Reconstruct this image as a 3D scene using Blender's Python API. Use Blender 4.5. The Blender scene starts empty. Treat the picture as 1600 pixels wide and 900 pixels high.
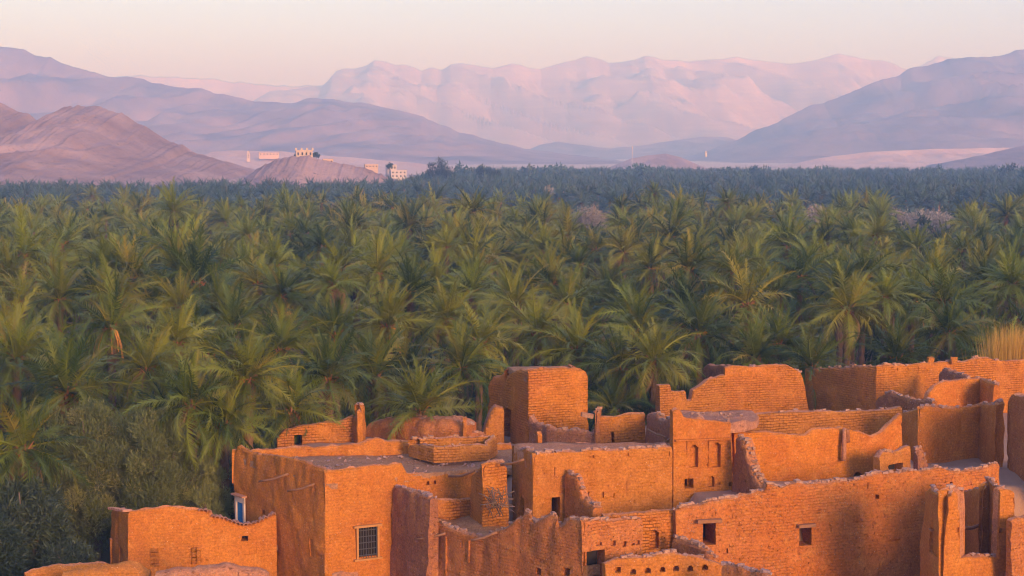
import bpy, math, random
import numpy as np
from mathutils import Vector, Matrix, Euler

# ------------------------------------------------------------------ camera, sky, sun, exposure
R = math.radians
scene = bpy.context.scene
COL = scene.collection
CAM_H = 20.0
FPX = 2537.0                      # focal length in pixels of the 1600 px wide photograph
PITCH = math.atan(215.0 / FPX)    # horizon at y = 235
cd = bpy.data.cameras.new('camera')
cam = bpy.data.objects.new('camera', cd)
COL.objects.link(cam)
cam.location = (0, 0, CAM_H)
cam.rotation_euler = (math.pi / 2 - PITCH, 0, 0)
cd.sensor_width = 36.0
cd.lens = 36.0 * FPX / 1600.0
cd.clip_start = 0.5
cd.clip_end = 20000
scene.camera = cam

SUN_EL = R(13)
SUN_AZ = R(151)                   # clockwise from +Y (view direction): right and behind the camera
world = bpy.data.worlds.new('World')
scene.world = world
world.use_nodes = True
wn, wl = world.node_tree.nodes, world.node_tree.links
bg = wn['Background']
sky = wn.new('ShaderNodeTexSky')
sky.sky_type = 'NISHITA'
sky.sun_disc = False
sky.sun_elevation = SUN_EL
sky.sun_rotation = SUN_AZ
sky.air_density = 1.0
sky.dust_density = 1.5
sky.ozone_density = 1.5
tint = wn.new('ShaderNodeMix'); tint.data_type = 'RGBA'; tint.blend_type = 'MULTIPLY'
tint.inputs[0].default_value = 1.0
tint.blend_type = 'ADD'
tint.inputs[7].default_value = (1.15, 1.42, 4.4, 1)      # even bluish light added over the whole sky, lifting ambient fill
wl.new(sky.outputs[0], tint.inputs[6])
wl.new(tint.outputs[2], bg.inputs[0])
bg.inputs[1].default_value = 0.11
sd = bpy.data.lights.new('sun', 'SUN')
sun = bpy.data.objects.new('sun', sd)
COL.objects.link(sun)
sd.energy = 2.9
sd.color = (1.0, 0.76, 0.62)
sd.angle = R(17)
to_sun = Vector((math.sin(SUN_AZ) * math.cos(SUN_EL), math.cos(SUN_AZ) * math.cos(SUN_EL), math.sin(SUN_EL)))
sun.rotation_euler = to_sun.to_track_quat('Z', 'Y').to_euler()
scene.view_settings.view_transform = 'Standard'
scene.view_settings.look = 'None'
scene.view_settings.gamma = 1.0
scene.view_settings.exposure = 0.88
scene.cycles.max_bounces = 5
scene.cycles.diffuse_bounces = 2
scene.cycles.transmission_bounces = 3
scene.cycles.volume_bounces = 0
scene.cycles.use_denoising = True
scene.cycles.use_adaptive_sampling = True
scene.cycles.adaptive_threshold = 0.02
scene.cycles.adaptive_min_samples = 40
scene.cycles.pixel_filter_type = 'BLACKMAN_HARRIS'
scene.cycles.filter_width = 1.1

HAZE_DENSITY = 0.00054
HAZE_COLOR = (0.29, 0.54, 1.0, 1)

# ------------------------------------------------------------------ helpers
rng = np.random.default_rng(7)
random.seed(7)
CP, SP = math.cos(PITCH), math.sin(PITCH)

def ray(px, py):
    u = (px - 800.0) / FPX
    v = (450.0 - py) / FPX
    return Vector((u, CP + v * SP, -SP + v * CP))

def at(px, py, D):
    d = ray(px, py)
    k = D / d.y
    return Vector((d.x * k, D, CAM_H + d.z * k))

def on_z(px, py, z):
    d = ray(px, py)
    k = (z - CAM_H) / d.z
    return Vector((d.x * k, d.y * k, z))

def _hash(ix, iy, iz, seed):
    n = (ix.astype(np.int64) * 374761393 + iy.astype(np.int64) * 668265263 + iz.astype(np.int64) * 2147483647 + seed * 974711) & 0xffffffff
    n = ((n ^ (n >> 13)) * 1274126177) & 0xffffffff
    n = ((n ^ (n >> 16)) * 2246822519) & 0xffffffff
    return ((n ^ (n >> 15)) & 0xffff) / 65535.0

def vnoise(x, y, z, seed=0):
    x, y, z = np.broadcast_arrays(np.asarray(x, float), np.asarray(y, float), np.asarray(z, float))
    ix, iy, iz = np.floor(x), np.floor(y), np.floor(z)
    fx, fy, fz = x - ix, y - iy, z - iz
    fx, fy, fz = fx * fx * (3 - 2 * fx), fy * fy * (3 - 2 * fy), fz * fz * (3 - 2 * fz)
    r = 0
    for dx in (0, 1):
        for dy in (0, 1):
            for dz in (0, 1):
                w = (fx if dx else 1 - fx) * (fy if dy else 1 - fy) * (fz if dz else 1 - fz)
                r = r + w * _hash(ix + dx, iy + dy, iz + dz, seed)
    return r * 2 - 1

def fbm(x, y, z, octv=4, seed=0):
    r, a, f = 0, 1.0, 1.0
    for o in range(octv):
        r = r + a * vnoise(np.asarray(x) * f, np.asarray(y) * f, np.asarray(z) * f, seed + o * 17)
        a *= 0.5; f *= 2.03
    return r

def link(name, me, mats, parent=None, smooth=True):
    o = bpy.data.objects.new(name, me)
    COL.objects.link(o)
    for m in (mats if isinstance(mats, (list, tuple)) else [mats]):
        if m is not None and m.name not in [x.name for x in me.materials if x]:
            me.materials.append(m)
    if smooth and len(me.polygons):
        me.polygons.foreach_set('use_smooth', np.ones(len(me.polygons), bool))
    if parent is not None:
        o.parent = parent
    return o

def mesh(name, v, f):
    me = bpy.data.meshes.new(name)
    v = np.asarray(v, float)
    f = np.asarray(f, np.int32) if not isinstance(f, list) else f
    me.from_pydata(v.tolist(), [], f.tolist() if isinstance(f, np.ndarray) else f)
    return me

def tag(o, label=None, cat=None, group=None, kind=None):
    if label: o['label'] = label
    if cat: o['category'] = cat
    if group: o['group'] = group
    if kind: o['kind'] = kind
    return o

def thing(name, label, cat, loc=(0, 0, 0), group=None):
    o = bpy.data.objects.new(name, None)
    o.empty_display_size = 0.3
    COL.objects.link(o)
    o.location = loc
    return tag(o, label, cat, group, 'thing')

class MB:
    """collects boxes and bars, built as one mesh"""
    def __init__(s): s.v = []; s.f = []
    def add(s, v, f):
        b = len(s.v); s.v += [tuple(p) for p in v]; s.f += [tuple(i + b for i in q) for q in f]
    def box(s, c, size, rot=None, jit=0.0):
        hx, hy, hz = size[0] / 2, size[1] / 2, size[2] / 2
        vs = [Vector((sx * hx, sy * hy, sz * hz)) for sx in (-1, 1) for sy in (-1, 1) for sz in (-1, 1)]
        if jit: vs = [p + Vector((random.uniform(-jit, jit), random.uniform(-jit, jit), random.uniform(-jit, jit))) for p in vs]
        if rot is not None: vs = [rot @ p for p in vs]
        s.add([p + Vector(c) for p in vs], [(0, 1, 3, 2), (4, 6, 7, 5), (0, 4, 5, 1), (2, 3, 7, 6), (0, 2, 6, 4), (1, 5, 7, 3)])
    def tube(s, pts, rads, n=6):
        pts = [Vector(p) for p in pts]
        rings = []
        for i, p in enumerate(pts):
            t = (pts[min(i + 1, len(pts) - 1)] - pts[max(i - 1, 0)]).normalized()
            a = t.orthogonal().normalized() if abs(t.z) > 0.9 else t.cross(Vector((0, 0, 1))).normalized()
            b = t.cross(a)
            rings.append([p + (a * math.cos(k * math.tau / n) + b * math.sin(k * math.tau / n)) * rads[i] for k in range(n)])
        v = [q for r in rings for q in r]; f = []
        for i in range(len(pts) - 1):
            for k in range(n):
                f.append((i * n + k, i * n + (k + 1) % n, (i + 1) * n + (k + 1) % n, (i + 1) * n + k))
        f.append(tuple(range(n - 1, -1, -1))); f.append(tuple((len(pts) - 1) * n + k for k in range(n)))
        s.add(v, f)
    def build(s, name, mat, parent=None, smooth=False):
        me = bpy.data.meshes.new(name); me.from_pydata(s.v, [], s.f)
        return link(name, me, mat, parent, smooth)

# ------------------------------------------------------------------ materials
def new_mat(name, rough=0.9, spec=0.1):
    m = bpy.data.materials.new(name); m.use_nodes = True
    b = m.node_tree.nodes['Principled BSDF']
    b.inputs['Roughness'].default_value = rough
    b.inputs['Specular IOR Level'].default_value = spec
    return m, m.node_tree.nodes, m.node_tree.links, b

def node(n, t, **kw):
    x = n.new(t)
    for k, v in kw.items(): setattr(x, k, v)
    return x

def noise_n(n, l, vec, scale, detail=4, rough=0.55):
    x = n.new('ShaderNodeTexNoise'); x.inputs['Scale'].default_value = scale
    x.inputs['Detail'].default_value = detail; x.inputs['Roughness'].default_value = rough
    if vec is not None: l.new(vec, x.inputs['Vector'])
    return x.outputs['Fac']

def ramp(n, l, fac, stops):
    x = n.new('ShaderNodeValToRGB'); e = x.color_ramp.elements
    while len(e) < len(stops): e.new(0.5)
    for k, (p, c) in enumerate(stops):
        e[k].position = p; e[k].color = (c[0], c[1], c[2], 1) if not isinstance(c, (int, float)) else (c, c, c, 1)
    l.new(fac, x.inputs[0]); return x.outputs[0]

def mixc(n, l, fac, a, b, mode='MIX'):
    x = n.new('ShaderNodeMix'); x.data_type = 'RGBA'; x.blend_type = mode
    for i, v in ((0, fac), (6, a), (7, b)):
        if isinstance(v, (int, float)): x.inputs[i].default_value = v
        elif isinstance(v, tuple): x.inputs[i].default_value = (v[0], v[1], v[2], 1)
        else: l.new(v, x.inputs[i])
    return x.outputs[2]

def math_n(n, l, op, a, b=0.0):
    x = n.new('ShaderNodeMath'); x.operation = op
    for i, v in ((0, a), (1, b)):
        if isinstance(v, (int, float)): x.inputs[i].default_value = v
        else: l.new(v, x.inputs[i])
    return x.outputs[0]

def adobe(name, c_a, c_b, c_light, brick=0.6, stones=0.25, bump=0.6, bscale=1.0):
    """mud plaster over mud brick: course joints, straw and pebble specks, worn patches"""
    m, n, l, b = new_mat(name, 0.95, 0.05)
    uv = n.new('ShaderNodeUVMap').outputs[0]
    geo = n.new('ShaderNodeNewGeometry').outputs['Position']
    big = noise_n(n, l, geo, 0.45, 3)
    mid = noise_n(n, l, geo, 2.2, 5, 0.6)
    fine = noise_n(n, l, geo, 16.0, 4, 0.7)
    col = mixc(n, l, ramp(n, l, big, [(0.35, 0.0), (0.65, 1.0)]), c_a, c_b)
    oi = n.new('ShaderNodeObjectInfo')
    col = mixc(n, l, math_n(n, l, 'MULTIPLY', oi.outputs['Random'], 0.8), col, (c_a[0] * 0.76, c_a[1] * 0.90, c_a[2] * 1.5))
    col = mixc(n, l, math_n(n, l, 'MULTIPLY', ramp(n, l, mid, [(0.5, 0.0), (0.72, 1.0)]), 0.55), col, c_light)
    # streaks of rain wash running down the face
    mp = n.new('ShaderNodeMapping'); mp.inputs['Scale'].default_value = (3.2, 0.22, 1); l.new(uv, mp.inputs[0])
    st = noise_n(n, l, mp.outputs[0], 1.0, 4, 0.6)
    col = mixc(n, l, math_n(n, l, 'MULTIPLY', ramp(n, l, st, [(0.52, 0.0), (0.70, 1.0)]), 0.35), col, (c_a[0] * 0.72, c_a[1] * 0.66, c_a[2] * 0.62))
    # brick courses, wavering
    wv = n.new('ShaderNodeTexNoise'); wv.inputs['Scale'].default_value = 1.3; wv.inputs['Detail'].default_value = 3
    l.new(uv, wv.inputs['Vector'])
    sub = n.new('ShaderNodeVectorMath'); sub.operation = 'SUBTRACT'; l.new(wv.outputs['Color'], sub.inputs[0]); sub.inputs[1].default_value = (0.5, 0.5, 0.5)
    scl = n.new('ShaderNodeVectorMath'); scl.operation = 'SCALE'; l.new(sub.outputs[0], scl.inputs[0]); scl.inputs['Scale'].default_value = 0.14
    add = n.new('ShaderNodeVectorMath'); add.operation = 'ADD'; l.new(uv, add.inputs[0]); l.new(scl.outputs[0], add.inputs[1])
    br = n.new('ShaderNodeTexBrick'); l.new(add.outputs[0], br.inputs['Vector'])
    br.inputs['Scale'].default_value = 1.0
    br.inputs['Brick Width'].default_value = 0.34 * bscale
    br.inputs['Row Height'].default_value = 0.125 * bscale
    br.inputs['Mortar Size'].default_value = 0.018
    br.inputs['Mortar Smooth'].default_value = 0.6
    br.inputs['Color1'].default_value = (1, 1, 1, 1); br.inputs['Color2'].default_value = (0.72, 0.72, 0.72, 1)
    patch = ramp(n, l, noise_n(n, l, geo, 0.8, 4, 0.6), [(0.38, 0.0), (0.58, 1.0)])
    bf = math_n(n, l, 'MULTIPLY', math_n(n, l, 'MULTIPLY', br.outputs['Fac'], patch), brick)
    pit0 = ramp(n, l, noise_n(n, l, geo, 8.5, 6, 0.8), [(0.585, 0.0), (0.68, 1.0)])
    pit = math_n(n, l, 'MULTIPLY', pit0, 0.8)
    col = mixc(n, l, math_n(n, l, 'MULTIPLY', bf, 0.62), col, (c_a[0] * 0.40, c_a[1] * 0.34, c_a[2] * 0.30))
    col = mixc(n, l, math_n(n, l, 'MULTIPLY', pit, 0.62), col, (c_a[0] * 0.40, c_a[1] * 0.32, c_a[2] * 0.28))
    vo = n.new('ShaderNodeTexVoronoi'); vo.inputs['Scale'].default_value = 9.0; l.new(geo, vo.inputs['Vector'])
    spk = ramp(n, l, vo.outputs['Distance'], [(0.10, 1.0), (0.26, 0.0)])
    sep = n.new('ShaderNodeSeparateColor'); l.new(vo.outputs['Color'], sep.inputs[0])
    spk = math_n(n, l, 'MULTIPLY', spk, ramp(n, l, sep.outputs[0], [(1 - stones, 0.0), (min(1.0, 1.03 - stones), 1.0)]))
    col = mixc(n, l, math_n(n, l, 'MULTIPLY', spk, 0.6), col, (0.55, 0.42, 0.32))
    grit = noise_n(n, l, geo, 11.0, 8, 0.85)
    gm = n.new('ShaderNodeMapRange'); gm.inputs[1].default_value = 0.36; gm.inputs[2].default_value = 0.64; gm.inputs[3].default_value = 0.60; gm.inputs[4].default_value = 1.36; l.new(grit, gm.inputs[0])
    vm = n.new('ShaderNodeVectorMath'); vm.operation = 'SCALE'; l.new(col, vm.inputs[0]); l.new(gm.outputs[0], vm.inputs['Scale']); col = vm.outputs[0]
    l.new(col, b.inputs['Base Color'])
    h = math_n(n, l, 'SUBTRACT', math_n(n, l, 'MULTIPLY', fine, 0.35), math_n(n, l, 'MULTIPLY', bf, 0.75))
    h = math_n(n, l, 'SUBTRACT', h, math_n(n, l, 'MULTIPLY', pit, 0.9))
    h = math_n(n, l, 'ADD', h, math_n(n, l, 'MULTIPLY', mid, 0.6))
    h = math_n(n, l, 'ADD', h, math_n(n, l, 'MULTIPLY', spk, 0.6))
    bp = n.new('ShaderNodeBump'); bp.inputs['Strength'].default_value = min(1.0, bump * 1.3); bp.inputs['Distance'].default_value = 0.07
    l.new(h, bp.inputs['Height']); l.new(bp.outputs[0], b.inputs['Normal'])
    return m

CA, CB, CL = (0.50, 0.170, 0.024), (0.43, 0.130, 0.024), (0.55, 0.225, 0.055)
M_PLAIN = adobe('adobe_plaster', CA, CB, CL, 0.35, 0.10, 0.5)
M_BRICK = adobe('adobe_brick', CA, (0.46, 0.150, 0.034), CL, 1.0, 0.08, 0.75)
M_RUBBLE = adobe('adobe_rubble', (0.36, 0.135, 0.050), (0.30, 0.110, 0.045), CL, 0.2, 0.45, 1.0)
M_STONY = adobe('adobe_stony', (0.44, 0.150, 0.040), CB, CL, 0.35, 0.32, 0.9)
M_TOP = adobe('adobe_dusty_top', (0.48, 0.19, 0.070), (0.42, 0.155, 0.060), (0.55, 0.27, 0.13), 0.0, 0.30, 0.8)
M_ROOF = adobe('flat_roof_earth', (0.37, 0.170, 0.066), (0.31, 0.145, 0.062), (0.44, 0.24, 0.115), 0.0, 0.35, 0.6)
M_STONE = adobe('loose_stone', (0.42, 0.22, 0.12), (0.36, 0.18, 0.10), (0.52, 0.34, 0.23), 0.0, 0.1, 0.5)

def simple(name, c, rough=0.8, var=0.25, scale=6.0, spec=0.15, obj_random=0.0):
    m, n, l, b = new_mat(name, rough, spec)
    geo = n.new('ShaderNodeNewGeometry').outputs['Position']
    nz = noise_n(n, l, geo, scale, 4, 0.6)
    col = mixc(n, l, nz, tuple(x * (1 - var) for x in c), tuple(min(1, x * (1 + var)) for x in c))
    if obj_random:
        oi = n.new('ShaderNodeObjectInfo')
        col = mixc(n, l, math_n(n, l, 'MULTIPLY', oi.outputs['Random'], obj_random), col, tuple(x * 0.4 for x in c))
    l.new(col, b.inputs['Base Color'])
    return m

M_WOOD = simple('weathered_pole_wood', (0.27, 0.125, 0.06), 0.8, 0.35, 9)
M_STICK = simple('dry_brushwood', (0.21, 0.13, 0.09), 0.85, 0.35, 9, obj_random=0.7)
M_FRAME = simple('worn_window_wood', (0.42, 0.20, 0.065), 0.7, 0.2, 8)
M_IRON = simple('dark_window_iron', (0.05, 0.05, 0.06), 0.5, 0.2, 8, 0.4)
M_DARK = simple('interior_shade', (0.03, 0.022, 0.02), 0.95, 0.2, 4)  # near-black colour paints in the shade of unlit interiors
M_BLUE = simple('blue_painted_wood', (0.03, 0.17, 0.38), 0.6, 0.25, 7, 0.3)
M_WHITEW = simple('lime_wash', (0.62, 0.47, 0.38), 0.9, 0.1, 5)
M_TILE = simple('clay_coping_tile', (0.46, 0.22, 0.13), 0.85, 0.3, 5, obj_random=0.35)
M_CREAM = simple('cream_render', (0.50, 0.37, 0.26), 0.9, 0.1, 0.5)
M_WHITEH = simple('white_render', (0.50, 0.42, 0.38), 0.9, 0.06, 0.5)
M_TANH = simple('tan_render', (0.52, 0.35, 0.24), 0.9, 0.12, 0.4)

def leaf_mat(name, c_dark, c_light, c_dry, transl=0.25, dry=0.12):
    m, n, l, b = new_mat(name, 0.5, 0.25)
    oi = n.new('ShaderNodeObjectInfo')
    at_ = n.new('ShaderNodeAttribute'); at_.attribute_name = 'tint'
    s = math_n(n, l, 'FRACT', math_n(n, l, 'ADD', math_n(n, l, 'MULTIPLY', oi.outputs['Random'], 1.0), at_.outputs['Fac']))
    col = ramp(n, l, s, [(0.0, c_dark), (0.55, c_light), (1 - dry, tuple(0.6 * a + 0.4 * d for a, d in zip(c_light, c_dry))), (1.0, c_dry)])
    col = mixc(n, l, math_n(n, l, 'MULTIPLY', oi.outputs['Random'], 0.30), col, tuple(x * 0.62 for x in c_dark))
    oc = n.new('ShaderNodeSeparateColor'); l.new(oi.outputs['Color'], oc.inputs[0])     # object colour: how yellow, how blue-green this plant is
    col = mixc(n, l, math_n(n, l, 'MULTIPLY', math_n(n, l, 'SUBTRACT', 1.0, oc.outputs[0]), 0.6), col, tuple(0.5 * a + 0.5 * d for a, d in zip(c_light, c_dry)))
    col = mixc(n, l, math_n(n, l, 'MULTIPLY', math_n(n, l, 'SUBTRACT', 1.0, oc.outputs[1]), 0.7), col, (c_dark[0] * .8, c_dark[1] * 1.0, c_dark[2] * 1.8))
    l.new(col, b.inputs['Base Color'])
    tr = n.new('ShaderNodeBsdfTranslucent'); l.new(col, tr.inputs[0])
    mx = n.new('ShaderNodeMixShader'); mx.inputs[0].default_value = transl
    l.new(b.outputs[0], mx.inputs[1]); l.new(tr.outputs[0], mx.inputs[2])
    l.new(mx.outputs[0], n['Material Output'].inputs[0])
    return m

M_FROND = leaf_mat('date_palm_frond', (0.024, 0.048, 0.007), (0.200, 0.240, 0.020), (0.34, 0.26, 0.03), 0.22)
M_DEAD = leaf_mat('dead_palm_frond', (0.17, 0.095, 0.040), (0.26, 0.150, 0.060), (0.33, 0.20, 0.085), 0.1)
M_PTRUNK = simple('palm_trunk_bark', (0.15, 0.085, 0.045), 0.9, 0.45, 5)
M_BOOT = simple('palm_leaf_bases', (0.26, 0.12, 0.050), 0.85, 0.45, 7)
M_STALK = simple('orange_date_stalk', (0.62, 0.27, 0.06), 0.6, 0.2, 5)
M_TAM = leaf_mat('tamarisk_foliage', (0.12, 0.145, 0.045), (0.30, 0.315, 0.105), (0.34, 0.31, 0.11), 0.35)
M_HAZELEAF = leaf_mat('haze_tinted_leaf', (0.034, 0.070, 0.058), (0.090, 0.145, 0.108), (0.14, 0.13, 0.09), 0.2)  # blue-grey leaf colour paints distance haze into the far belt's foliage
M_DARKLEAF = leaf_mat('dark_broadleaf', (0.030, 0.050, 0.030), (0.060, 0.085, 0.045), (0.09, 0.10, 0.05))
M_BUSH = leaf_mat('grove_bush_leaf', (0.060, 0.085, 0.040), (0.115, 0.130, 0.055), (0.20, 0.14, 0.07))
M_BARE = leaf_mat('bare_twig_bush', (0.20, 0.12, 0.085), (0.30, 0.19, 0.14), (0.40, 0.28, 0.22))
M_PALE = leaf_mat('pale_dry_bush', (0.33, 0.26, 0.17), (0.42, 0.33, 0.22), (0.46, 0.37, 0.26))
M_REED = leaf_mat('golden_reed', (0.50, 0.27, 0.04), (0.66, 0.38, 0.07), (0.70, 0.46, 0.12))
M_BARK = simple('tree_bark', (0.12, 0.085, 0.06), 0.9, 0.4, 6)

def rock(name, c1, c2, scale, scrub=0.3, strata=0.0):
    m, n, l, b = new_mat(name, 0.95, 0.05)
    geo = n.new('ShaderNodeNewGeometry').outputs['Position']
    a = noise_n(n, l, geo, scale, 8, 0.6)
    col = mixc(n, l, ramp(n, l, a, [(0.35, 0.0), (0.65, 1.0)]), c1, c2)
    s = ramp(n, l, noise_n(n, l, geo, scale * 22, 3, 0.7), [(0.60, 0.0), (0.68, 1.0)])
    col = mixc(n, l, math_n(n, l, 'MULTIPLY', s, scrub), col, tuple(x * 0.45 for x in c1))
    if strata:
        mp = n.new('ShaderNodeMapping'); mp.inputs['Scale'].default_value = (0.0012, 0.0012, 0.085); l.new(geo, mp.inputs[0])
        sn = noise_n(n, l, mp.outputs[0], 1.0, 5, 0.7)
        col = mixc(n, l, math_n(n, l, 'MULTIPLY', ramp(n, l, sn, [(0.45, 0.0), (0.55, 1.0)]), strata), col, tuple(x * 0.5 for x in c1))
    l.new(col, b.inputs['Base Color'])
    bp = n.new('ShaderNodeBump'); bp.inputs['Strength'].default_value = 0.7; bp.inputs['Distance'].default_value = 1.5 / max(scale * 40, 0.4)
    l.new(noise_n(n, l, geo, scale * 9, 7, 0.65), bp.inputs['Height']); l.new(bp.outputs[0], b.inputs['Normal'])
    return m

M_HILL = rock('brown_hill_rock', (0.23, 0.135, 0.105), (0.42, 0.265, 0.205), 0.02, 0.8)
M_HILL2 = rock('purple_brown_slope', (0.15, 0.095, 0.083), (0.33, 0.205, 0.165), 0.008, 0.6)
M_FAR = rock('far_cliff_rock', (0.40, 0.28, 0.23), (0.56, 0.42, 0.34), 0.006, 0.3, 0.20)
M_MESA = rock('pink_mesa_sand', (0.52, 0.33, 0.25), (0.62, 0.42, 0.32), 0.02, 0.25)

def ground_mat():
    m, n, l, b = new_mat('valley_soil', 0.95, 0.05)
    geo = n.new('ShaderNodeNewGeometry').outputs['Position']
    a = noise_n(n, l, geo, 0.15, 6, 0.6)
    grove = mixc(n, l, a, (0.075, 0.070, 0.032), (0.14, 0.10, 0.055))
    earth = mixc(n, l, noise_n(n, l, geo, 1.4, 6, 0.65), (0.30, 0.165, 0.095), (0.42, 0.25, 0.155))
    sand = mixc(n, l, noise_n(n, l, geo, 0.02, 6, 0.6), (0.44, 0.30, 0.21), (0.58, 0.42, 0.31))
    sp = n.new('ShaderNodeSeparateXYZ'); l.new(geo, sp.inputs[0])
    yy = math_n(n, l, 'ADD', sp.outputs[1], math_n(n, l, 'MULTIPLY', noise_n(n, l, geo, 0.01, 3), 120))
    k = n.new('ShaderNodeMapRange'); k.inputs[1].default_value = 1000; k.inputs[2].default_value = 1060; l.new(yy, k.inputs[0])
    kz = n.new('ShaderNodeMapRange'); kz.inputs[1].default_value = 0.3; kz.inputs[2].default_value = 1.2; l.new(sp.outputs[2], kz.inputs[0])
    col = mixc(n, l, k.outputs[0], mixc(n, l, kz.outputs[0], grove, earth), sand)
    l.new(col, b.inputs['Base Color'])
    bp = n.new('ShaderNodeBump'); bp.inputs['Strength'].default_value = 0.8; bp.inputs['Distance'].default_value = 0.08
    l.new(noise_n(n, l, geo, 4.0, 6, 0.7), bp.inputs['Height']); l.new(bp.outputs[0], b.inputs['Normal'])
    return m
M_GROUND = ground_mat()

# ------------------------------------------------------------------ ground: one sheet to the horizon, with the village terraces
PLATEAU = [(-10.9, 76.0), (-4, 76.2), (-0.5, 72), (0.6, 68.5), (7.2, 69.0), (8.6, 65.0), (13, 65.8), (19.6, 68.6), (30, 70),
           (45, 76), (45, 91), (27, 90.5), (19, 88), (15.5, 91), (9.5, 89), (8.0, 86.5), (5, 83), (-2, 83.5), (-10.6, 81.5)]
LOWER = [(-26, 40), (-20.5, 62), (-18.2, 70.5), (-16.5, 72), (-12.2, 74), (-4, 76), (30, 76), (60, 76), (60, 40)]

def poly_dist(x, y, poly):
    """signed distance, positive inside"""
    inside = np.zeros(x.shape, bool); d = np.full(x.shape, 1e9)
    k = len(poly)
    for i in range(k):
        ax, ay = poly[i]; bx, by = poly[(i + 1) % k]
        ex, ey = bx - ax, by - ay
        t = np.clip(((x - ax) * ex + (y - ay) * ey) / (ex * ex + ey * ey), 0, 1)
        d = np.minimum(d, np.hypot(x - ax - t * ex, y - ay - t * ey))
        c = ((ay > y) != (by > y)) & (x < (bx - ax) * (y - ay) / (by - ay + 1e-12) + ax)
        inside ^= c
    return np.where(inside, d, -d)

def ground_z(x, y):
    x = np.asarray(x, float); y = np.asarray(y, float)
    near = (np.abs(x) < 80) & (y < 130) & (y > 20)
    z = 0.25 * fbm(x / 6, y / 6, 0, 3, 5)
    lo = np.clip(poly_dist(x, y, LOWER) / 2.0 + 0.5, 0, 1)
    z = z + np.where(near, 1.2 * lo, 0)
    p = np.clip(poly_dist(x, y, PLATEAU) / 1.2 + 1.0, 0, 1)
    p = p * p * (3 - 2 * p)
    z = np.where(near, z * (1 - p) + p * (5.45 + 0.10 * fbm(x / 1.2, y / 1.2, 3, 3, 9)), z)
    return z

def make_ground():
    def axis(lo, hi, step, far, near=None):
        mid = np.arange(lo, hi + step / 2, step); a = []; s = step; v = hi
        while v < far: s *= 1.25; v += s; a.append(v)
        b = []; s = step; v = lo
        while v > -far: s *= 1.25; v -= s; b.append(v)
        return np.array(b[::-1] + list(mid) + a)
    xs, ys = axis(-30, 46, 0.6, 6400), axis(50, 100, 0.6, 6400)
    X, Y = np.meshgrid(xs, ys, indexing='ij')
    Z = ground_z(X, Y)
    nx, ny = X.shape
    idx = np.arange(nx * ny).reshape(nx, ny)
    f = np.stack([idx[:-1, :-1], idx[1:, :-1], idx[1:, 1:], idx[:-1, 1:]], -1).reshape(-1, 4)
    me = mesh('ground', np.stack([X, Y, Z], -1).reshape(-1, 3), f)
    return tag(link('ground', me, M_GROUND), kind='structure')
make_ground()

# ------------------------------------------------------------------ hills and mountains
def hill(name, sil, D, front, back, mat, seed, gully=0.22, wl_=60.0, cliff=0.0, nx=220, nj=46, slant=0.4, base=-1.0, ridge_rough=0.012, power=1.25, fine=0.17):
    px = np.array([p[0] for p in sil], float); py = np.array([p[1] for p in sil], float)
    ii = np.linspace(px[0], px[-1], nx)
    pyi = np.interp(ii, px, py)
    P = np.array([list(at(a, b, D)) for a, b in zip(ii, pyi)])
    X0, Z0 = P[:, 0], P[:, 2]
    L = X0[-1] - X0[0]
    Z0 = Z0 + ridge_rough * (Z0.max() - base) * fbm(X0 / (L * 0.02), 0, seed, 4, seed)
    Z0 = np.maximum(Z0, base + 0.2)
    tf = np.linspace(-1, 0, nj) ; tb = np.linspace(0, 1, 14)[1:]
    t = np.concatenate([-(np.abs(tf) ** 1.3), tb])
    T, Xg = np.meshgrid(t, X0)
    Zr = np.repeat(Z0[:, None], len(t), 1)
    A = np.abs(T)
    Yg = D + np.where(T < 0, T * front, T * back)
    prof = (1 - A) ** power
    if cliff:
        c = np.clip(A / 0.10, 0, 1)
        prof = (1 - cliff * c) * (1 - np.clip((A - 0.10) / 0.90, 0, 1)) ** 1.15
    xs = Xg + slant * (Yg - D)
    g = 1 - np.abs(fbm(xs / wl_, (Yg - D) / (wl_ * 3.2), seed, 4, seed + 3))      # ridged: gullies run down the slope
    g2 = fbm(xs / (wl_ * 0.25), (Yg - D) / (wl_ * 0.6), seed, 4, seed + 8)
    H = Zr - base
    g3 = 1 - np.abs(fbm(xs / (wl_ * .34) + 1.2 * vnoise(Xg / wl_, Yg / wl_, 3, seed), (Yg - D) / (wl_ * 1.1), seed, 4, seed + 13))
    env = np.clip(A * 4, 0, 1) * (1 - A) ** 0.6
    Z = base + H * prof + gully * H * (g - 0.75) * env + 0.045 * H * g2 * env + gully * fine * H * (g3 - 0.75) * env
    Z = np.maximum(Z, base + (T + 1) * 0.01)
    V = np.stack([Xg + 0.05 * wl_ * fbm(Xg / wl_, Yg / wl_, seed, 2, seed + 5) * env, Yg, Z], -1)
    n0, n1 = Xg.shape
    idx = np.arange(n0 * n1).reshape(n0, n1)
    f = np.stack([idx[:-1, :-1], idx[1:, :-1], idx[1:, 1:], idx[:-1, 1:]], -1).reshape(-1, 4)[:, ::-1]
    o = link(name, mesh(name, V.reshape(-1, 3), f), mat)
    return tag(o, kind='structure')

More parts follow.
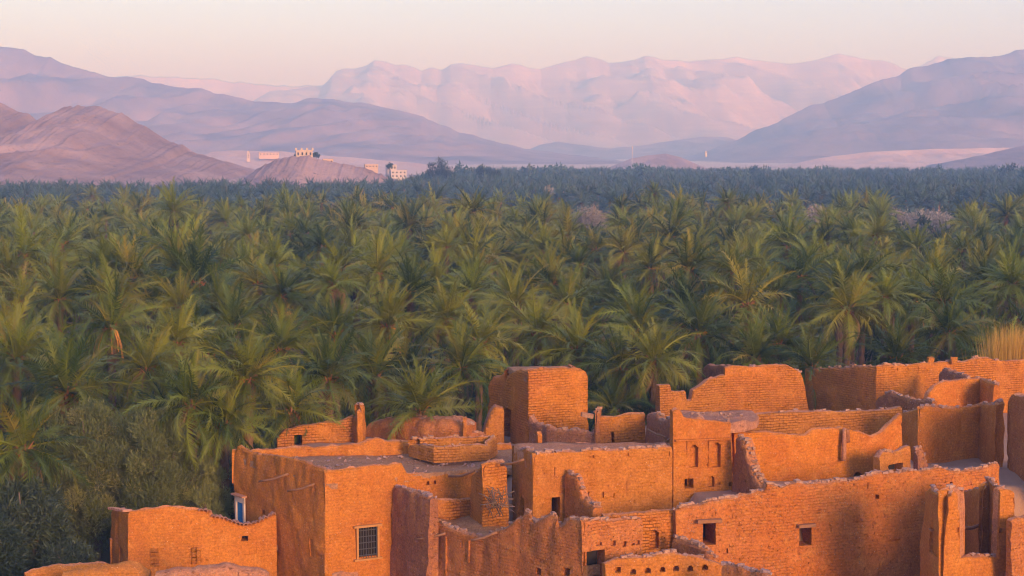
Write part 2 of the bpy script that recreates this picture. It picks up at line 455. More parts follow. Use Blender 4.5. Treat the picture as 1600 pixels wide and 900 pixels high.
hill('far_plateau', [(120, 132), (200, 118), (270, 120), (330, 123), (400, 131), (440, 135), (500, 133), (560, 140), (640, 165), (760, 200)], 6300, 950, 450, M_FAR, 31, 0.25, 170, 0.3)
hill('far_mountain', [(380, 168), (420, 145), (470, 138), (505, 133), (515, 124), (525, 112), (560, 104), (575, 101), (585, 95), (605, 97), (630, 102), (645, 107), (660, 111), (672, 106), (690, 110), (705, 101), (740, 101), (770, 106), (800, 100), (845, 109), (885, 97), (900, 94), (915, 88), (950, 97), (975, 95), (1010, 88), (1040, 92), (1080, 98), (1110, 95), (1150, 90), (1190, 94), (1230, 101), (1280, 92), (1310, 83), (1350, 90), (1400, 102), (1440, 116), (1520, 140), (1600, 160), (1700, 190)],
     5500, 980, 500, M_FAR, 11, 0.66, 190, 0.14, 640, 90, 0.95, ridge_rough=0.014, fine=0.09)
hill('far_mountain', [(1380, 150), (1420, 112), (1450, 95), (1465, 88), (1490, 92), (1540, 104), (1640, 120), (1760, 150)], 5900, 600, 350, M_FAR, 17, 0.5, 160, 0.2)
hill('blue_ridge', [(780, 250), (845, 226), (870, 221), (910, 227), (950, 232), (1000, 228), (1060, 218), (1100, 213), (1140, 215), (1200, 235), (1300, 250)], 4000, 380, 300, M_HILL2, 23, 0.3, 90)
hill('left_mountain', [(-420, 60), (-200, 40), (-80, 52), (0, 70), (40, 78), (75, 88), (130, 110), (200, 122), (260, 133), (330, 142), (400, 158), (425, 161), (440, 162), (480, 155), (520, 153), (570, 160), (640, 175), (700, 197), (760, 220), (820, 232), (900, 243), (960, 252), (1010, 266)],
     3100, 860, 700, M_HILL2, 41, 0.42, 170, 0.0, 480, 70, -0.5, ridge_rough=0.014)
hill('right_mountain', [(1040, 262), (1080, 247), (1130, 225), (1200, 195), (1270, 165), (1350, 135), (1420, 110), (1480, 95), (1520, 88), (1560, 85), (1600, 78), (1700, 60), (1850, 66), (2100, 90), (2400, 140)],
     3300, 880, 700, M_HILL2, 57, 0.50, 195, 0.0, 480, 70, 1.0, ridge_rough=0.014)
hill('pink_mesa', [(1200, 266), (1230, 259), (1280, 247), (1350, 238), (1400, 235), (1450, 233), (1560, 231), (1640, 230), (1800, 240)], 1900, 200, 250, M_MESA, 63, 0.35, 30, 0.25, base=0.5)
hill('low_blue_hill', [(1440, 266), (1470, 257), (1540, 241), (1600, 227), (1680, 212), (1800, 215), (1900, 240)], 1700, 260, 250, M_HILL2, 67, 0.3, 55)
hill('purple_knoll', [(935, 268), (960, 258), (985, 248), (1010, 243), (1040, 240), (1065, 246), (1090, 257), (1115, 268)], 1600, 120, 130, M_HILL, 71, 0.25, 28, nx=120)
hill('pink_mesa', [(280, 262), (330, 237), (360, 235), (430, 236), (500, 242), (560, 247), (640, 254), (720, 262), (800, 270)], 1500, 220, 250, M_MESA, 75, 0.2, 40, 0.0, base=0.5)
hill('near_hill', [(-260, 110), (-120, 120), (-60, 140), (0, 160), (30, 176), (65, 190), (85, 176), (110, 168), (150, 166), (190, 178), (230, 200), (270, 222), (310, 240), (350, 255), (400, 270), (450, 283), (500, 292)],
     920, 330, 300, M_HILL, 83, 0.16, 48, 0.0, 520, 90, -0.3, ridge_rough=0.022, power=1.15)
hill('near_hill', [(370, 288), (395, 268), (430, 249), (455, 244), (480, 243), (520, 254), (570, 262), (600, 274), (640, 290), (680, 300)], 700, 100, 120, M_HILL, 87, 0.22, 18, 0.0, 320, 60, ridge_rough=0.022)

# ------------------------------------------------------------------ mud walls
def wall(name, nodes, tops, base, thick=0.45, mat=None, parent=None, holes=(), rag=0.07, cell=0.13, amp=1.15, top_r=0.08, rubble=0, top_mat=None, batter=0.03):
    """nodes: (px, py, D) plan corners left to right; tops: per segment pixel outline or a height; holes: (seg, px0, py0, px1, py1, depth[, arch])"""
    mat = mat or M_PLAIN
    seed = int(abs(nodes[0][1] * 13.7 + nodes[0][2] * 31.3 + (nodes[0][0] if nodes[0][0] != 'w' else 5))) % 997
    plan = []
    for q in nodes:
        if q[0] == 'w': plan.append(Vector((q[1], q[2])))
        else:
            p = at(*q); plan.append(Vector((p.x, p.y)))
    K = len(plan) - 1
    closed = (plan[0] - plan[-1]).length < 1e-6
    dirs = [(plan[k + 1] - plan[k]).normalized() for k in range(K)]
    lens = [(plan[k + 1] - plan[k]).length for k in range(K)]
    nor = [Vector((d.y, -d.x)) for d in dirs]
    cum = np.concatenate([[0], np.cumsum(lens)])
    def mit(a, b):
        return (a + b) / max(0.35, 1 + a.dot(b))
    mits = []
    for k in range(K + 1):
        if closed and k in (0, K): mits.append(mit(nor[-1], nor[0]))
        elif k == 0: mits.append(nor[0])
        elif k == K: mits.append(nor[-1])
        else: mits.append(mit(nor[k - 1], nor[k]))
    backs = [plan[k] - mits[k] * thick for k in range(K + 1)]
    def hit(k, px, py):
        d = ray(px, py); a = plan[k]; n_ = nor[k]
        lam = (a.x * n_.x + a.y * n_.y) / (d.x * n_.x + d.y * n_.y)
        q = Vector((d.x * lam, d.y * lam))
        return cum[k] + (q - a).dot(dirs[k]), CAM_H + d.z * lam
    ts, tz = [], []
    for k in range(K):
        if isinstance(tops[k], (int, float)):
            ts += [cum[k] + 1e-4, cum[k + 1] - 1e-4]; tz += [tops[k]] * 2
        else:
            last = cum[k]
            for (px, py) in tops[k]:
                s, z = hit(k, px, py)
                s = min(max(s, last + 1e-5), cum[k + 1] - 1e-4); last = s
                ts.append(s); tz.append(z)
    ts, tz = np.array(ts), np.array(tz)
    HR = []
    for h in holes:
        k = h[0]; pm, qm = (h[1] + h[3]) / 2, (h[2] + h[4]) / 2
        s0 = hit(k, h[1], qm)[0]; s1 = hit(k, h[3], qm)[0]
        z1 = hit(k, pm, h[2])[1]; z0 = hit(k, pm, h[4])[1]
        HR.append((min(s0, s1), max(s0, s1), z0, z1, h[5], len(h) > 6 and h[6]))
    sg = []
    for k in range(K):
        m = max(2, int(round(lens[k] / cell)))
        sg += list(np.linspace(cum[k], cum[k + 1], m + 1)[(0 if k == 0 else 1):])
    zt = tz.max() + rag * 1.5
    zg = list(np.linspace(base, zt, max(3, int(round((zt - base) / cell))) + 1))
    for (s0, s1, z0, z1, dp, arch) in HR:
        q = 0.05 if arch else cell
        extra_s = np.linspace(s0, s1, max(1, int(round((s1 - s0) / q))) + 1)
        extra_z = np.linspace(z0, z1, max(1, int(round((z1 - z0) / q))) + 1)
        sg = [a for a in sg if np.min(np.abs(extra_s - a)) > 0.04 or np.min(np.abs(cum - a)) < 1e-6]
        zg = [a for a in zg if np.min(np.abs(extra_z - a)) > 0.04 or a == base]
        sg += list(extra_s); zg += list(extra_z)
    sg = np.unique(np.round(np.array(sg), 5)); zg = np.unique(np.round(np.array(zg), 5))
    if closed: pass
    S, ZZ = len(sg), len(zg)
    seg = np.clip(np.searchsorted(cum, sg, side='right') - 1, 0, K - 1)
    tt = (sg - cum[seg]) / np.array(lens)[seg]
    P = np.array([[*p] for p in plan]); B = np.array([[*p] for p in backs]); N = np.array([[*p] for p in nor])
    fx = P[seg] + (P[seg + 1] - P[seg]) * tt[:, None]
    bx = B[seg] + (B[seg + 1] - B[seg]) * tt[:, None]
    nn = N[seg].copy()
    for i in range(S):
        for k in range(K + 1):
            if abs(sg[i] - cum[k]) < 1e-4: nn[i] = np.array([*mits[k]])
    top = np.interp(sg, ts, tz) + rag * (fbm(sg * 1.7, seed, 0, 4, seed) * 0.6 + np.round(vnoise(sg * 2.9, seed, 7, seed) * 1.2) * 0.55)
    top = np.maximum(top, base + 0.1)
    Zm = np.minimum(zg[None, :], top[:, None])
    Xm = np.repeat(fx[:, None, 0], ZZ, 1); Ym = np.repeat(fx[:, None, 1], ZZ, 1)
    disp = amp * (0.055 * fbm(Xm / 1.6, Ym / 1.6, Zm / 1.6, 2, 3) + 0.030 * fbm(Xm / 0.42, Ym / 0.42, Zm / 0.42, 3, 11))
    pitn = vnoise(Xm / 0.27, Ym / 0.27, Zm / 0.2, 21)
    disp -= amp * 0.06 * np.clip((pitn - 0.55) / 0.3, 0, 1)
    disp -= batter * (Zm - base)
    sS = np.repeat(sg[:, None], ZZ, 1)
    run = vnoise(sS / 0.30, Zm / 2.6, seed, 33) * np.clip(1.3 - (top[:, None] - Zm) / 2.2, 0.15, 1)
    disp -= amp * 0.05 * np.clip((run - 0.25) / 0.5, 0, 1)      # rain runnels below the top
    r = min(top_r, thick * 0.45)
    dt = np.clip((r - (top[:, None] - Zm)) / r, 0, 1)
    disp -= r * (1 - np.sqrt(np.clip(1 - dt ** 2, 0, 1)))
    Fx = Xm + nn[:, None, 0] * disp; Fy = Ym + nn[:, None, 1] * disp
    V = [np.stack([Fx, Fy, Zm], -1).reshape(-1, 3)]
    UVs = [np.stack([np.repeat(sg[:, None], ZZ, 1) + seed, Zm], -1).reshape(-1, 2)]
    idx = np.arange(S * ZZ).reshape(S, ZZ)
    keep = np.ones((S - 1, ZZ - 1), bool)
    cl = (zg[None, :-1] >= top[:-1, None] - 1e-6) & (zg[None, :-1] >= top[1:, None] - 1e-6)
    keep &= ~cl
    sc_, zc_ = (sg[:-1] + sg[1:]) / 2, (zg[:-1] + zg[1:]) / 2
    hid = np.full(keep.shape, -1)
    for h, (s0, s1, z0, z1, dp, arch) in enumerate(HR):
        inside = (sc_[:, None] > s0) & (sc_[:, None] < s1) & (zc_[None, :] > z0) & (zc_[None, :] < z1)
        if arch:
            w = (s1 - s0) / 2; cx = (s0 + s1) / 2; zc = z1 - w
            inside &= (zc_[None, :] < zc) | (((sc_[:, None] - cx) ** 2 + (zc_[None, :] - zc) ** 2) < w * w)
        hid[inside & keep] = h
    keep &= hid < 0
    q = np.stack([idx[:-1, :-1], idx[1:, :-1], idx[1:, 1:], idx[:-1, 1:]], -1)
    F = [q[keep]]; MI = [np.zeros(int(keep.sum()), int)]
    nv = S * ZZ
    # recesses
    for h, (s0, s1, z0, z1, dp, arch) in enumerate(HR):
        cells = np.argwhere(hid == h)
        if not len(cells): continue
        vid = {}; rv = []; ru = []
        pos = V[0]
        def deep(i, j, d_=dp):
            if (i, j, d_) not in vid:
                p = pos[idx[i, j]]; nk = N[seg[i]]
                vid[(i, j, d_)] = nv + len(rv)
                rv.append((fx[i, 0] - nk[0] * d_, fx[i, 1] - nk[1] * d_, p[2])); ru.append((sg[i] + seed, p[2]))
            return vid[(i, j, d_)]
        ff = []; mm = []
        cs = {(int(a), int(b)) for a, b in cells}
        for (i, j) in cs:
            ff.append((deep(i, j), deep(i + 1, j), deep(i + 1, j + 1), deep(i, j + 1))); mm.append(2 if dp > 0.45 else 0)  # backs of deep recesses take the painted interior shade
            for (di, dj, a, b) in ((-1, 0, (i, j), (i, j + 1)), (1, 0, (i + 1, j + 1), (i + 1, j)), (0, -1, (i + 1, j), (i, j)), (0, 1, (i, j + 1), (i + 1, j + 1))):
                if (i + di, j + dj) not in cs:
                    ni, nj = i + di, j + dj
                    other = hid[ni, nj] if 0 <= ni < hid.shape[0] and 0 <= nj < hid.shape[1] else -1
                    if other < 0: ff.append((idx[a], idx[b], deep(*b), deep(*a))); mm.append(0)
                    elif HR[other][4] < dp: o_ = HR[other][4]; ff.append((deep(*a, o_), deep(*b, o_), deep(*b), deep(*a))); mm.append(0)
        V.append(np.array(rv)); UVs.append(np.array(ru)); nv += len(rv)
        F.append(np.array(ff)); MI.append(np.array(mm, int))
    # back face, top and ends
    nb = 5
    bz = np.linspace(0, 1, nb)
    Bz = base + (top - 0.02)[:, None] * 0 + (top[:, None] - base) * bz[None, :]
    bd = amp * 0.04 * fbm(bx[:, None, 0] / 0.8, bx[:, None, 1] / 0.8, Bz / 0.8, 3, 29)
    Bx = bx[:, None, 0] - nn[:, None, 0] * bd; By = bx[:, None, 1] - nn[:, None, 1] * bd
    V.append(np.stack([Bx, By, Bz], -1).reshape(-1, 3)); UVs.append(np.stack([np.repeat(sg[:, None], nb, 1) + seed + 3, Bz], -1).reshape(-1, 2))
    bi = nv + np.arange(S * nb).reshape(S, nb); nv += S * nb
    qb = np.stack([bi[1:, :-1], bi[:-1, :-1], bi[:-1, 1:], bi[1:, 1:]], -1).reshape(-1, 4)
    kb = np.ones((S - 1, nb - 1), bool)
    for (s0, s1, z0, z1, dp, arch) in HR:
        if dp > thick - 0.05:
            kb &= ~((sg[1:, None] > s0 + .01) & (sg[:-1, None] < s1 - .01) & (Bz[:-1, 1:] > z0) & (Bz[:-1, :-1] < z1))
    qb = qb[kb.reshape(-1)]
    F.append(qb); MI.append(np.zeros(len(qb), int))
    # ridge line along the top
    a = V[0].reshape(S, ZZ, 3)[:, -1]; b_ = np.stack([Bx[:, -1], By[:, -1], Bz[:, -1]], -1)
    mid = (a + b_) / 2; mid[:, 2] = np.maximum(a[:, 2], b_[:, 2]) + 0.04 + 0.05 * fbm(mid[:, 0] * 2.5, mid[:, 1] * 2.5, 0, 3, 41)
    V.append(mid); UVs.append(np.stack([sg + seed, top + 0.2], -1)); ri = nv + np.arange(S); nv += S
    tf = idx[:, -1]; tb = bi[:, -1]
    q1 = np.stack([tf[:-1], tf[1:], ri[1:], ri[:-1]], -1); q2 = np.stack([ri[:-1], ri[1:], tb[1:], tb[:-1]], -1)
    F += [q1, q2]; MI += [np.ones(len(q1), int), np.ones(len(q2), int)]
    # ends
    if not closed:
        for e, i in ((0, 0), (1, S - 1)):
            c0 = idx[i]; pts = V[0][c0]
            ids = bi[i]
            # fan of quads between front column sampled at nb heights
            fj = [int(np.argmin(np.abs(pts[:, 2] - z))) for z in Bz[i]]
            fj[-1] = ZZ - 1
            ff = []
            for m_ in range(nb - 1):
                ring = [c0[j] for j in range(fj[m_], fj[m_ + 1] + 1)]
                poly = [ids[m_]] + ring + [ids[m_ + 1]]
                if e == 1: poly = poly[::-1]
                for w in range(1, len(poly) - 1): ff.append((poly[0], poly[w], poly[w + 1], poly[w + 1]))
            ff.append((c0[-1], ids[-1], ri[i], ri[i]))
            F.append(np.array(ff)); MI.append(np.zeros(len(ff), int))
    V = np.concatenate(V); UV = np.concatenate(UVs); FF = np.concatenate(F); MI = np.concatenate(MI)
    faces = [list(dict.fromkeys(x)) for x in FF.tolist()]
    okf = [len(x) >= 3 for x in faces]
    faces = [x for x, k in zip(faces, okf) if k]; MI = MI[np.array(okf)]
    me = mesh(name, V, faces)
    uvl = me.uv_layers.new(name='UVMap')
    li = np.empty(len(me.loops), np.int32); me.loops.foreach_get('vertex_index', li)
    uvl.data.foreach_set('uv', UV[li].astype(np.float32).ravel())
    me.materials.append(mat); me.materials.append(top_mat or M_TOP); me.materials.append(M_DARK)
    o = link(name, me, [], parent)
    me.polygons.foreach_set('material_index', MI.astype(np.int32)); me.update()
    me.set_sharp_from_angle(angle=R(38))
    rubble = int(rubble * 1.5)
    if rubble:
        mb = MB()
        for _ in range(rubble):
            i = int(rng.integers(0, S)); w = rng.random()
            p = mid[i] * (1 - abs(w - .5)) + (a[i] if w < .5 else b_[i]) * abs(w - .5)
            sz = 0.03 + 0.09 * rng.random() ** 2.5
            if rng.random() < .3:      # fallen mud brick lying along the wall
                dk = dirs[int(seg[i])]; mb.box((p[0], p[1], p[2] + .02), (.24, .15, .10), Euler((rng.normal() * .12, rng.normal() * .12, math.atan2(dk.y, dk.x) + rng.normal() * .35)).to_matrix(), .02); continue
            mb.box((p[0] + rng.normal() * .03, p[1] + rng.normal() * .03, p[2] + sz * 0.12), (sz * 1.4, sz, sz * .7), Euler((rng.normal() * .4, rng.normal() * .4, rng.random() * 6)).to_matrix(), sz * .2)
        so = mb.build('rubble', M_STONE, o if parent is None else parent)
        so['kind'] = 'stuff'
    o['_plan'] = 0
    del o['_plan']
    return o

def wthing(name, label, cat, nodes, tops, base, group=None, **kw):
    """a wall that is a thing of its own: an Empty at its base with the wall as its part"""
    xs = [at(*q) if q[0] != 'w' else Vector((q[1], q[2], 0)) for q in nodes]
    c = sum(xs, Vector()) / len(xs)
    r = thing(name, label, cat, (0, 0, 0), group)
    wall('wall', nodes, tops, base, parent=r, **kw)
    return r

def slab(name, pts, z, mat, parent, cell=0.35, bump=0.05, thick=0.25, seed=1):
    """flat earth roof or floor on a plan polygon"""
    poly = [(p[0], p[1]) for p in pts]
    x0, x1 = min(p[0] for p in poly), max(p[0] for p in poly); y0, y1 = min(p[1] for p in poly), max(p[1] for p in poly)
    import bmesh
    bm = bmesh.new()
    bm.faces.new([bm.verts.new((p[0], p[1], 0)) for p in poly])
    for ax, lo, hi in ((0, x0, x1), (1, y0, y1)):
        for c in np.arange(lo + cell, hi, cell):
            no = (1, 0, 0) if ax == 0 else (0, 1, 0); co = (c, 0, 0) if ax == 0 else (0, c, 0)
            bmesh.ops.bisect_plane(bm, geom=bm.verts[:] + bm.edges[:] + bm.faces[:], plane_co=co, plane_no=no)
    bmesh.ops.recalc_face_normals(bm, faces=bm.faces)
    if sum(f.normal.z for f in bm.faces) < 0: bmesh.ops.reverse_faces(bm, faces=bm.faces[:])
    for v in bm.verts:
        v.co.z = z + bump * float(fbm(v.co.x / 1.3, v.co.y / 1.3, seed, 4, seed))
    me = bpy.data.meshes.new(name)
    ext = bmesh.ops.extrude_face_region(bm, geom=[e for e in bm.edges if e.is_boundary])
    for v in [g for g in ext['geom'] if isinstance(g, bmesh.types.BMVert)]: v.co.z = z - thick
    uv = bm.loops.layers.uv.new('UVMap')
    for f in bm.faces:
        for lp in f.loops: lp[uv].uv = (lp.vert.co.x, lp.vert.co.y)
    bm.to_mesh(me); bm.free()
    return link(name, me, mat, parent)

def debris(poly, z, n, parent, seed):
    """stones and clods lying on a flat roof"""
    r_ = random.Random(seed); mb = MB(); k = 0
    x0, x1 = min(p[0] for p in poly), max(p[0] for p in poly); y0, y1 = min(p[1] for p in poly), max(p[1] for p in poly)
    while k < n:
        x, y = r_.uniform(x0, x1), r_.uniform(y0, y1)
        if float(poly_dist(np.array([x]), np.array([y]), poly)[0]) < .3: k += .05; continue
        sz = .03 + .10 * r_.random() ** 3; k += 1
        mb.box((x, y, z + sz * .2), (sz * 1.4, sz, sz * .7), Euler((r_.gauss(0, .3), r_.gauss(0, .3), r_.random() * 6)).to_matrix(), sz * .2)
    mb.build('debris', M_STONE, parent)['kind'] = 'stuff'

def pole(a, b, r=0.05, parent=None, name='beam', mat=None, bend=0.04):
    a, b = Vector(a), Vector(b); m = (a + b) / 2 + Vector((0, 0, -bend * (b - a).length))
    mb = MB(); mb.tube([a, (a + m) / 2, m, (m + b) / 2, b], [r, r * .97, r * .92, r * .88, r * .8], 7)
    return mb.build(name, mat or M_WOOD, parent, True)

def XY(px, py, D):
    p = at(px, py, D); return (p.x, p.y)

# --- low house at the left with the tiled coping
low = thing('low_house', 'low lit mud house with scalloped tile coping, leftmost building', 'house')
wall('wall', [(170, 796, 71.5), (197, 800, 69.0), (432, 805, 70.7)],
     [[(170, 796), (184, 798), (197, 801)], [(197, 801), (240, 796), (272, 793), (300, 798), (328, 801), (330, 809), (350, 812), (365, 818), (380, 823), (400, 819), (415, 812), (432, 804)]],
     0.6, 0.4, M_PLAIN, low, holes=[(0, 184, 855, 188, 886, 0.25), (1, 235, 857, 248, 886, 0.07), (1, 299, 855, 314, 881, 0.07), (1, 377, 838, 388, 846, 0.7), (1, 377, 847, 401, 866, 0.06)], rag=0.02)
pb = [XY(170, 796, 71.5), XY(197, 800, 69.0), XY(432, 805, 70.7)]
wall('rear_wall', [('w', pb[2][0] - 1.2, pb[2][1] + 3.0), ('w', pb[0][0], pb[0][1])], [2.7], 0.6, 0.35, M_PLAIN, low)
slab('roof', [(pb[0][0] + .2, pb[0][1] - .1), (pb[1][0] + .25, pb[1][1] + .2), (pb[2][0], pb[2][1] + .2), (pb[2][0] - 1.2, pb[2][1] + 2.9)], 2.55, M_ROOF, low)
def tile_mesh():
    v, f = [], []
    n = 7
    for j, y in enumerate((0.0, 0.44)):
        for rr in (0.10, 0.078):
            for k in range(n):
                a = math.pi * k / (n - 1); v.append((rr * math.cos(a), y, rr * math.sin(a) + (0.03 if j else 0)))
    for k in range(n - 1):
        f += [(k, k + 1, 2 * n + k + 1, 2 * n + k), (n + k + 1, n + k, 3 * n + k, 3 * n + k + 1), (k + 1, k, n + k, n + k + 1), (2 * n + k, 2 * n + k + 1, 3 * n + k + 1, 3 * n + k)]
    me = bpy.data.meshes.new('tile'); me.from_pydata(v, [], f); me.materials.append(M_TILE); return me
TILE = tile_mesh()
def coping(profile, A, B, n, parent):
    pa, pb_ = at(*A), at(*B)
    pl = Vector((pb_.x - pa.x, pb_.y - pa.y)); nrm = Vector((pl.y, -pl.x)).normalized()
    pxs = [p[0] for p in profile]; pys = [p[1] for p in profile]
    for k in range(n):
        px = pxs[0] + (pxs[-1] - pxs[0]) * (k + .5) / n; py = float(np.interp(px, pxs, pys))
        d = ray(px, py); lam = (pa.x * nrm.x + pa.y * nrm.y) / (d.x * nrm.x + d.y * nrm.y)
        o = bpy.data.objects.new('tile', TILE); COL.objects.link(o); o.parent = parent
        o.location = (d.x * lam + nrm.x * .12, d.y * lam + nrm.y * .12, CAM_H + d.z * lam + 0.0)
        o.rotation_euler = (R(-8 + random.uniform(-6, 6)), random.uniform(-.15, .15), math.atan2(pl.y, pl.x) + random.uniform(-.1, .1))
        o.scale = (1, 1, random.uniform(.8, 1.1))
coping([(311, 797), (328, 799), (330, 807), (350, 810), (365, 816), (380, 821), (400, 817), (415, 810), (431, 802)], (197, 800, 69.0), (432, 805, 70.7), 19, low)
coping([(171, 795), (196, 799)], (170, 796, 71.5), (197, 800, 69.0), 9, low)
for (x0, y0, x1, y1) in ((235, 857, 248, 886), (299, 855, 314, 881)):      # walled-up openings: loose blocks in the recess
    for r_ in range(5):
        for c_ in range(2):
            p = at(x0 + (x1 - x0) * (c_ + .5) / 2, y0 + (y1 - y0) * (r_ + .5) / 5, 69.0 + (x0 - 197) / 235 * 1.7 + 0.03)
            mb = MB(); mb.box((p.x, p.y, p.z), (.17, .10, .125), Euler((0, 0, .26)).to_matrix(), .015); mb.build('brick', M_BRICK, low)

# --- big flat-roofed house
H = thing('flat_roof_house', 'big flat-roofed mud house with barred window and blue shutter', 'house')
HN = [(362, 703, 74.3), (505, 738, 68.0), (635, 727, 69.7), (745, 741, 71.2)]
wall('wall', HN, [[(362, 702), (365, 696), (374, 703), (384, 709), (449, 717), (505, 737)], [(505, 737), (558, 733), (603, 728), (634, 726)], [(636, 743), (690, 741), (745, 738)]],
     0.6, 0.4, M_PLAIN, H, holes=[(1, 557, 824, 592, 871, 0.22), (0, 370, 786, 382, 819, 0.12), (0, 482, 843, 488, 870, 0.12), (0, 405, 797, 411, 803, 0.3), (0, 425, 736, 429, 743, 0.2), (0, 453, 792, 456, 830, 0.06), (2, 668, 753, 673, 759, 0.4), (2, 680, 752, 684, 758, 0.4)], rag=0.04)
wall('rear_parapet', [(362, 704, 74.4), (500, 698, 74.6), (640, 690, 75.1), (800, 690, 76.5)],
     [[(362, 704), (387, 706), (433, 703), (470, 701), (480, 697), (490, 700), (500, 699)], [(500, 699), (560, 694), (575, 690), (589, 685), (605, 691), (640, 691)], [(640, 691), (700, 692), (760, 694), (800, 694)]], 4.6, 0.35, M_PLAIN, H, rag=0.05)
hp = [XY(*q) for q in HN]
slab('roof', [(hp[0][0] + .25, hp[0][1]), (hp[1][0] + .1, hp[1][1] + .25), (hp[2][0], hp[2][1] + .2), (hp[3][0], hp[3][1] + .2), XY(800, 715, 71.5), XY(850, 700, 76.5), XY(640, 700, 75.2), XY(500, 700, 74.7)], 5.82, M_ROOF, H, 0.3, 0.06)
debris([(hp[0][0] + .25, hp[0][1]), (hp[1][0] + .1, hp[1][1] + .25), (hp[2][0], hp[2][1] + .2), (hp[3][0], hp[3][1] + .2), XY(800, 715, 71.5), XY(850, 700, 76.5), XY(640, 700, 75.2), XY(500, 700, 74.7)], 5.84, 260, H, 3)
wall('roof_light', [(638, 696, 74.2), (677, 700, 72.5), (765, 698, 73.2), ('w', -0.6, 74.9), (638, 696, 74.2)],
     [[(638, 696), (655, 695), (677, 699)], [(677, 699), (720, 698), (755, 696), (765, 699)], 6.72, 6.75], 5.9, 0.3, M_BRICK, H, rag=0.03, rubble=14)
def on_wall(A, B, px, py, out=0.0):
    pa, pb_ = at(*A), at(*B)
    n_ = Vector((pb_.y - pa.y, -(pb_.x - pa.x))).normalized()
    d = ray(px, py); lam = (pa.x * n_.x + pa.y * n_.y) / (d.x * n_.x + d.y * n_.y)
    return Vector((d.x * lam + n_.x * out, d.y * lam + n_.y * out, CAM_H + d.z * lam)), n_
# barred window
def barred_window(parent):
    A, B = HN[1], HN[2]
    c, n_ = on_wall(A, B, 574.5, 847.5, -0.02); ang = math.atan2(n_.x, -n_.y)
    rot = Euler((0, 0, ang)).to_matrix()
    def loc(u, w, v): return c + rot @ Vector((u, w, v))
    Wd, Hd = 0.96, 1.36
    root = MB()
    for u in (-Wd / 2, Wd / 2): root.box(loc(u, -.03, 0), (.09, .12, Hd), rot)
    root.box(loc(0, -.05, Hd / 2 + .05), (Wd + .32, .16, .09), rot); root.box(loc(0, -.05, -Hd / 2 - .04), (Wd + .32, .18, .08), rot)
    w = root.build('window', M_FRAME, parent)
    g = MB(); g.box(loc(0, .16, 0), (Wd, .02, Hd), rot); g.build('pane', M_DARK, w)
    for k in range(8):
        mb = MB(); mb.box(loc(-Wd / 2 + Wd * (k + .5) / 8, 0.0, 0), (.022, .022, Hd), rot); mb.build('bar', M_WHITEW if k % 4 == 9 else M_IRON, w)
    for k in range(5):
        mb = MB(); mb.box(loc(0, -.018, -Hd / 2 + Hd * (k + .5) / 5), (Wd, .02, .035), rot); mb.build('bar', M_IRON, w)
barred_window(H)
def blue_window(parent):
    A, B = HN[0], HN[1]
    c, n_ = on_wall(A, B, 376.5, 802, 0.0); rot = Euler((0, 0, math.atan2(n_.x, -n_.y))).to_matrix()
    def loc(u, w, v): return c + rot @ Vector((u, w, v))
    s = MB(); Wd, Hd = 0.62, 0.98
    for u in (-Wd / 2 - .06, Wd / 2 + .06): s.box(loc(u, -.04, .08), (.13, .08, Hd + .35), rot)
    s.box(loc(0, -.04, Hd / 2 + .18), (Wd + .25, .08, .3), rot)
    w = s.build('window', M_WHITEW, parent)
    lb = MB(); lb.box(loc(0, -.10, Hd / 2 + .36), (1.05, .26, .07), rot); lb.build('lintel', M_TILE, w)
    for u in (-1, 1):
        sh = MB(); sh.box(loc(u * Wd / 4, .02, 0), (Wd / 2 - .02, .05, Hd), rot); so = sh.build('shutter', M_BLUE, w)
        for v in (-.3, 0, .3):
            p = MB(); p.box(loc(u * Wd / 4, -.012, v), (Wd / 2 - .12, .03, .24), rot); p.build('panel', M_BLUE, w)
blue_window(H)
def wall_pole(A, B, p0, p1, out0, out1, r, parent):
    a, _ = on_wall(A, B, p0[0], p0[1], 0); n_ = _
    a = a + Vector((n_.x, n_.y, 0)) * out0
    b = on_wall(A, B, p1[0], p1[1], 0)[0] + Vector((n_.x, n_.y, 0)) * out1
    pole(a, b, r, parent)
wall_pole(HN[0], HN[1], (447, 741), (420, 750), -0.1, 0.5, .055, H)
wall_pole(HN[0], HN[1], (488, 757), (463, 765), -0.1, 0.45, .05, H)

# --- ruins behind the big house
wthing('ruined_wall', 'sunlit ruined wall with one dark doorway, behind the big flat roof', 'wall', [(433, 690, 79.5), (553, 655, 80.3)],
       [[(433, 686), (438, 679), (446, 673), (474, 666), (505, 662), (533, 659), (553, 650)]], 4.0, holes=[(0, 460, 680, 472, 699, 0.9)], mat=M_BRICK, rag=0.03)
wthing('mud_pillar', 'stout mud pillar rising beside the ruined wall behind the flat roof', 'pillar', [(551, 648, 80.2), (556, 647, 79.3), (570, 650, 79.5), ('w', at(570, 650, 79.5).x + .05, 80.2), (551, 648, 80.2)],
       [[(551, 646), (556, 645)], [(556, 645), (563, 643), (570, 648)], 7.4, 7.4], 4.0, mat=M_PLAIN, thick=0.3, rag=0.04, rubble=8)
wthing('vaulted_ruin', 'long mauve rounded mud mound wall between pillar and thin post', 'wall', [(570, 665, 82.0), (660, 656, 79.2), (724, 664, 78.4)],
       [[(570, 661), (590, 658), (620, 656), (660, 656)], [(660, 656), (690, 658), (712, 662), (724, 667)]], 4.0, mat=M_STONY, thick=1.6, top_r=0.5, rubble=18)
wthing('mud_post', 'thin upright mud post at the end of the mauve mound', 'post', [(719, 655, 78.6), (723, 653, 78.1), (732, 657, 78.3)],
       [[(719, 657), (723, 653)], [(723, 653), (728, 654), (732, 661)]], 4.0, mat=M_PLAIN, thick=0.3)
wthing('low_wall', 'very low broken wall left of the square tower foot', 'wall', [(726, 678, 79.0), (760, 677, 79.6)], [[(726, 679), (745, 676), (760, 678)]], 4.0, mat=M_STONY, rubble=8)

